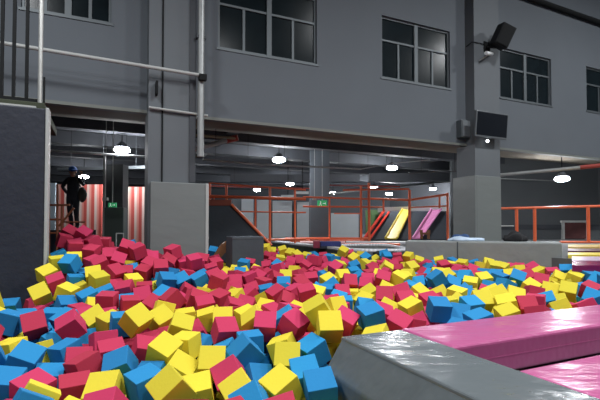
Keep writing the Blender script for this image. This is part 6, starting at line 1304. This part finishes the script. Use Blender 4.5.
2356 4591 988 21 -16 4 M;2341 4746 1123 12 -25 29 Y;2372 5140 1066 4 -15 34 Y;2279 5316 1012 -6 2 51 Y;2405 5466 1117 -30 -2 33 Y;2433 5624 938 -4 -11 28 M;
2315 5993 961 -7 23 30 Y;2355 6066 1172 15 -17 6 Y;2307 6249 1066 -4 -9 12 B;2423 6474 996 17 6 90 M;2314 6644 971 3 -25 15 Y;2403 6805 1122 -4 -11 21 Y;
2314 7013 1077 -7 7 71 M;2403 7210 1026 -12 -21 38 Y;2282 7386 1053 -3 15 10 B;2335 7563 1218 -5 -21 47 Y;2217 7810 1036 -10 -16 76 B;2294 8166 1077 -19 -11 4 M;
2406 8358 1081 11 9 57 B;2397 8587 1193 34 1 41 M;2488 3882 1127 5 -22 61 Y;2491 4174 1008 20 -15 26 Y;2591 4358 1034 -22 -6 34 Y;2520 4616 1135 4 0 80 M;
2450 4961 1131 8 -13 13 B;2600 5082 979 9 -5 64 Y;2516 5280 1053 1 -11 53 Y;2634 5495 1112 10 1 65 M;2464 5678 1147 17 9 72 B;2595 6132 1262 16 12 76 Y;
2493 6284 1099 -27 3 34 Y;2535 6625 1149 -13 17 70 B;2607 6855 1113 18 10 43 M;2502 7027 1174 6 -10 79 M;2565 7222 1257 -11 19 9 M;2494 7400 1163 -4 22 77 Y;
2555 7600 1169 -3 -5 89 Y;2419 7766 1128 2 15 31 M;2614 7987 1089 -10 -5 86 M;2507 8171 1180 13 17 51 B;2647 8301 1137 -8 11 34 B;2565 8481 1134 7 -4 40 B;
2825 4015 1074 -1 -2 63 M;2665 4189 1121 -18 -21 9 B;2806 4373 1012 11 -15 35 Y;2617 4567 947 7 7 0 Y;2733 4695 1102 -13 -25 76 Y;2794 5102 905 -17 17 1 M;
2727 5287 1059 -15 -1 85 M;2836 5452 1068 -14 -3 56 Y;2667 5713 1038 19 2 30 Y;2803 5756 1227 3 28 61 Y;2670 5925 1151 15 1 65 B;2776 6110 1160 10 26 51 B;
2683 6311 1138 16 -8 7 Y;2632 6491 1031 -26 -20 9 M;2719 6708 1016 20 -23 10 M;2818 6890 1146 -5 4 1 M;2676 7098 1067 -21 8 9 M;2692 7313 1078 -17 3 29 M;
2755 7591 1159 -10 -6 24 M;2636 7789 1163 -4 -23 84 Y;2699 7992 1278 10 5 69 Y;2764 8137 1081 -24 -5 33 M;2820 8454 1131 -17 -20 69 M;2854 4221 1175 -12 -14 27 B;
2974 4292 979 4 19 65 B;2951 4727 1059 18 11 76 Y;2824 4910 1028 -11 -21 53 B;2884 5108 1111 -25 9 59 B;2935 5291 1076 -15 10 53 Y;3009 5806 1141 8 -2 66 Y;
2831 5854 1021 -14 18 65 M;2837 6239 977 -14 11 73 B;2846 6350 1231 -1 -9 20 B;2864 6505 1043 11 5 25 B;2855 6705 1200 12 -3 82 M;3022 6858 1142 24 -10 60 Y;
2872 7052 992 -12 2 85 M;2904 7239 1064 -12 -15 3 M;2859 7438 1159 -11 -17 18 M;2960 7647 1131 4 0 75 M;2843 7812 1152 8 -21 41 M;2914 8008 1166 11 -20 35 M;
2910 8268 1135 0 24 35 Y;3128 4164 1065 18 4 73 B;3229 4346 1098 -21 -10 5 B;3063 4486 1020 -2 -29 60 B;3142 4704 979 30 -3 40 B;3122 5087 1053 3 -23 82 Y;
3119 5456 1011 17 15 11 Y;2900 5634 1045 -25 8 70 Y;3118 5649 1037 15 -17 21 M;2969 6019 1119 -1 -18 90 Y;3194 6172 1233 15 -15 83 B;3041 6250 1080 -12 7 33 Y;
3137 6430 1054 -13 2 56 B;3030 6632 1139 -6 11 9 B;3201 6847 1033 1 7 2 B;2995 7069 1174 -19 -1 86 Y;3090 7233 1046 -21 -13 94 Y;3060 7437 1146 -26 -7 23 M;
3127 7610 1004 17 9 62 M;3046 7848 1150 16 -9 13 M;3152 8042 1068 -9 2 71 B;3424 4297 1064 17 9 83 B;3283 4529 1012 2 -23 16 B;3358 4722 1112 12 5 84 M;
3248 5272 1085 7 25 84 Y;3275 5761 1090 -15 -8 6 Y;3183 5986 1084 8 6 57 Y;3373 6146 1124 10 30 64 Y;3277 6566 1214 -12 7 30 B;3232 6623 1005 -25 10 50 B;
3389 6918 990 10 -2 61 Y;3207 7024 1196 17 -15 29 M;3282 7256 1162 -5 12 36 M;3272 7453 1022 -4 16 68 Y;3238 7589 1195 -4 -12 40 Y;3232 7801 1134 6 -8 9 M;
3356 8001 1172 -2 16 11 Y;3273 8205 1138 14 -17 84 M;3465 4521 1111 25 4 28 B;3567 4711 1070 1 1 20 B;3399 4918 1084 -8 5 19 B;3548 5036 1199 20 -3 35 B;
3450 5245 1199 -7 9 9 M;3427 5396 1028 24 3 31 Y;3401 5571 1145 8 -21 32 Y;3454 5814 1090 15 -1 20 Y;3322 5965 1240 -5 23 7 Y;3521 6029 1039 -8 -1 51 M;
3376 6370 1178 8 5 73 Y;3487 6512 1080 -23 13 78 M;3417 6703 1048 -13 -3 17 B;3571 6897 1118 -24 -17 90 B;3413 7097 1160 -19 1 71 Y;3444 7191 975 2 -29 48 Y;
3442 7402 1140 11 -11 71 M;3437 7635 1070 15 0 32 M;3442 7807 1243 -1 19 57 Y;3558 7940 1177 2 17 72 M;3487 8158 1116 -10 9 36 Y;3596 4927 1017 -23 -12 29 B;
3763 4997 1179 9 19 61 B;3644 5229 1118 14 7 73 B;3614 5432 1109 7 -20 10 M;3556 5640 1002 -10 24 42 Y;3635 5834 1136 -1 -3 26 Y;3677 6139 1117 -7 -17 35 Y;
3549 6310 1074 -18 15 71 M;3680 6493 1119 -12 -24 70 M;3659 6709 1200 -18 9 11 M;3739 6918 1213 -21 -4 67 M;3618 7084 1086 -2 2 84 B;3603 7293 1041 -18 -17 59 B;
3597 7528 1021 9 10 35 M;3637 7648 1202 -11 16 84 M;3555 7785 1030 -23 8 44 M;3738 8018 1112 8 10 13 M;3753 4792 1174 -28 7 65 B;3944 5121 1132 -25 -4 12 B;
3849 5231 991 -24 -7 26 B;3850 5457 1119 24 7 91 M;3676 5634 1199 12 -19 38 M;3845 5852 1232 -10 18 30 M;3772 5963 1078 -27 6 36 Y;3749 6309 932 -11 19 19 Y;
3908 6542 1008 12 -18 52 Y;3743 6658 992 2 -15 38 M;3797 6889 998 19 -16 47 M;3807 7096 1049 21 -1 11 M;3800 7267 1108 18 -15 0 M;3692 7442 1216 -12 -9 28 M;
3845 7624 1107 20 -12 15 B;3737 7810 1154 -17 -12 5 Y;4053 5296 1111 17 15 65 B;4228 5413 1159 -16 -4 61 B;3888 5650 1104 7 -4 8 M;4025 5819 1050 9 -7 70 B;
3943 6057 1071 29 -5 49 M;4057 6174 1308 -8 24 13 M;3872 6314 1116 -7 -14 10 Y;3969 6525 1201 24 8 17 Y;3877 6743 1144 -16 -20 61 Y;4033 6920 1014 -19 -15 84 Y;
3965 6979 1217 -14 -18 43 M;3999 7315 1127 -12 4 19 M;3942 7451 1017 -15 23 14 M;4046 7718 1064 -2 4 48 M;3927 7919 1101 8 -19 84 M;4106 5590 1144 -21 28 9 B;
4207 5790 1161 -6 -5 67 B;4065 5972 1243 14 -21 11 M;4165 6177 1117 -10 -8 20 M;4070 6345 1126 -8 12 5 Y;4200 6545 1121 -15 -15 52 Y;4078 6720 1147 -14 1 76 Y;
4193 6880 1127 -20 -7 60 Y;4005 7094 1028 14 -16 85 Y;4167 7208 1101 -8 -5 46 Y;4029 7530 1185 -22 -18 10 Y;4200 7873 1131 13 -12 0 M;4339 5579 1106 -17 -1 39 B;
4406 5786 1120 8 16 79 B;4274 5989 1170 -15 -11 1 B;4378 6164 1153 -29 3 45 B;4297 6367 1160 7 23 34 B;4427 6517 1034 -5 -8 89 B;4284 6692 1221 14 -19 46 Y;
4422 6858 1083 -11 -18 61 Y;4291 7043 1153 -2 -6 83 M;4362 7231 1156 -11 6 84 Y;4232 7411 1167 2 22 48 M;4388 7676 1080 -25 0 30 M;4609 5865 1117 -4 12 34 B;
4577 6071 1084 12 12 36 B;4496 6292 1040 -26 -1 55 B;4597 6469 1159 -25 -17 10 M;4510 6686 1172 1 -14 47 B;4601 6826 1242 -16 -19 43 B;4492 7045 1131 -2 18 61 Y;
4567 7218 1088 -20 10 73 Y;4426 7408 1043 -19 5 14 B;4599 7603 1092 2 11 87 Y;4704 6255 1139 -11 1 42 B;4822 6408 1105 -6 16 47 B;4704 6655 1074 13 -7 46 B;
4819 6844 1136 2 4 5 B;4693 7007 1096 -9 10 32 B;4774 7301 1062 18 4 52 Y;4610 7433 1148 -18 -19 4 Y;4784 7598 1126 8 -1 7 B;5009 6494 1092 19 -2 48 B;
4918 6654 1161 22 1 27 B;5023 6910 1092 -20 19 69 B;4847 7091 1086 -10 7 28 B;5131 6668 1075 -1 20 66 B;5204 6852 1112 -2 -3 71 B;5043 7182 1072 10 21 59 B;
5240 7079 1111 -21 11 27 M"""
# ================================================================== foam cubes
def cube_mesh(name, m, seed=0):
    bm = BM(); box(bm, (0, 0, 0), (.162, .162, .162), None, .0045)
    me = bpy.data.meshes.new(name); bm.to_mesh(me); bm.free(); me.materials.append(m); return me
CMESH = {k: cube_mesh('foam_cube_mesh', CM[k]) for k in 'MYB'}
rows = [r.split() for r in CUBES.strip().split(';') if r.strip()]
bed = BM()
stuff = BM(); mi = {'M': 0, 'Y': 1, 'B': 2}
for i, r in enumerate(rows):
    x, y, z, a, b, c = [int(v) for v in r[:6]]
    loc = Vector((x, y, z)) / 1000; rot = Euler([math.radians(v) for v in (a, b, c)], 'XYZ')
    if i < N_IND:
        o = bpy.data.objects.new('foam_cube', CMESH[r[6]]); COL.objects.link(o)
        o.location = loc; o.rotation_euler = rot
        tag(o, LABELS[i] if i < len(LABELS) else 'x', 'foam cube', 'loose foam cubes filling the pit')
    else:
        n0 = len(stuff.faces)
        v = box(stuff, (0, 0, 0), (.162, .162, .162)); bmesh.ops.transform(stuff, matrix=Matrix.Translation(loc) @ rot.to_matrix().to_4x4(), verts=v)
        for f in {f for q in v for f in q.link_faces}: f.material_index = mi[r[6]]
me = bpy.data.meshes.new('foam_cube_filling'); stuff.to_mesh(me); stuff.free()
for k_ in 'MYB': me.materials.append(CM[k_])
o = bpy.data.objects.new('foam_cube_filling', me); COL.objects.link(o)
tag(o, 'remaining magenta, yellow and blue foam cubes filling the pit deeper and farther away', 'foam cubes', None, 'stuff')
# soft bed under the foam: one sloping surface that follows the heap
def surf(x, y):
    sw = sz = 0
    for X, Y, Z in SURF:
        w = 1 / (((X - x) ** 2 + (Y - y) ** 2) ** 1.5 + 1e-3); sw += w; sz += w * Z
    return sz / sw
bm = BM()
def bedf(u, v):
    y = 1.4 + v * 15; x = -1 + (u - .5) * (y * 2.0 + 2); return Vector((x, y, surf(x, y) - .42))
grid_surface(bm, bedf, 50, 50)
g = bmesh.ops.solidify(bm, geom=bm.faces[:], thickness=.05)
struct('floor_pit', bm, mat('pit_bed', (.03, .03, .035), .95))
# ================================================================== light
wd = bpy.data.worlds.new('world'); SC.world = wd; wd.use_nodes = True
wd.node_tree.nodes['Background'].inputs[0].default_value = (.8, .88, 1, 1); wd.node_tree.nodes['Background'].inputs[1].default_value = .03
for x, y, e in ((-4, 3, .9), (2.5, 3.5, 1), (7.5, 6, 1.4), (14, 9, 2.2), (-4.5, -3, .8), (2.5, -3, .8), (9, -2, .8)):  # unseen hall lights; the two high right-hand ones added to brighten the facade
    L = bpy.data.lights.new('unseen_hall_light', 'AREA'); L.shape = 'DISK'; L.size = 1.1; L.energy = HALL_W * e; L.color = (.95, .98, 1.)
    o = bpy.data.objects.new('unseen_hall_light', L); o.location = (x, y, 8.6 if x < 7 or y < 0 else 11); COL.objects.link(o)
SC.view_settings.view_transform = 'Standard'; SC.view_settings.look = 'None'; SC.view_settings.gamma = 1; SC.view_settings.exposure = EXPOSURE
SC.view_settings.use_curve_mapping = False
SC.cycles.use_denoising = True
SC.cycles.max_bounces = 6
for o in bpy.data.objects:
    if '_o' in o: del o['_o']
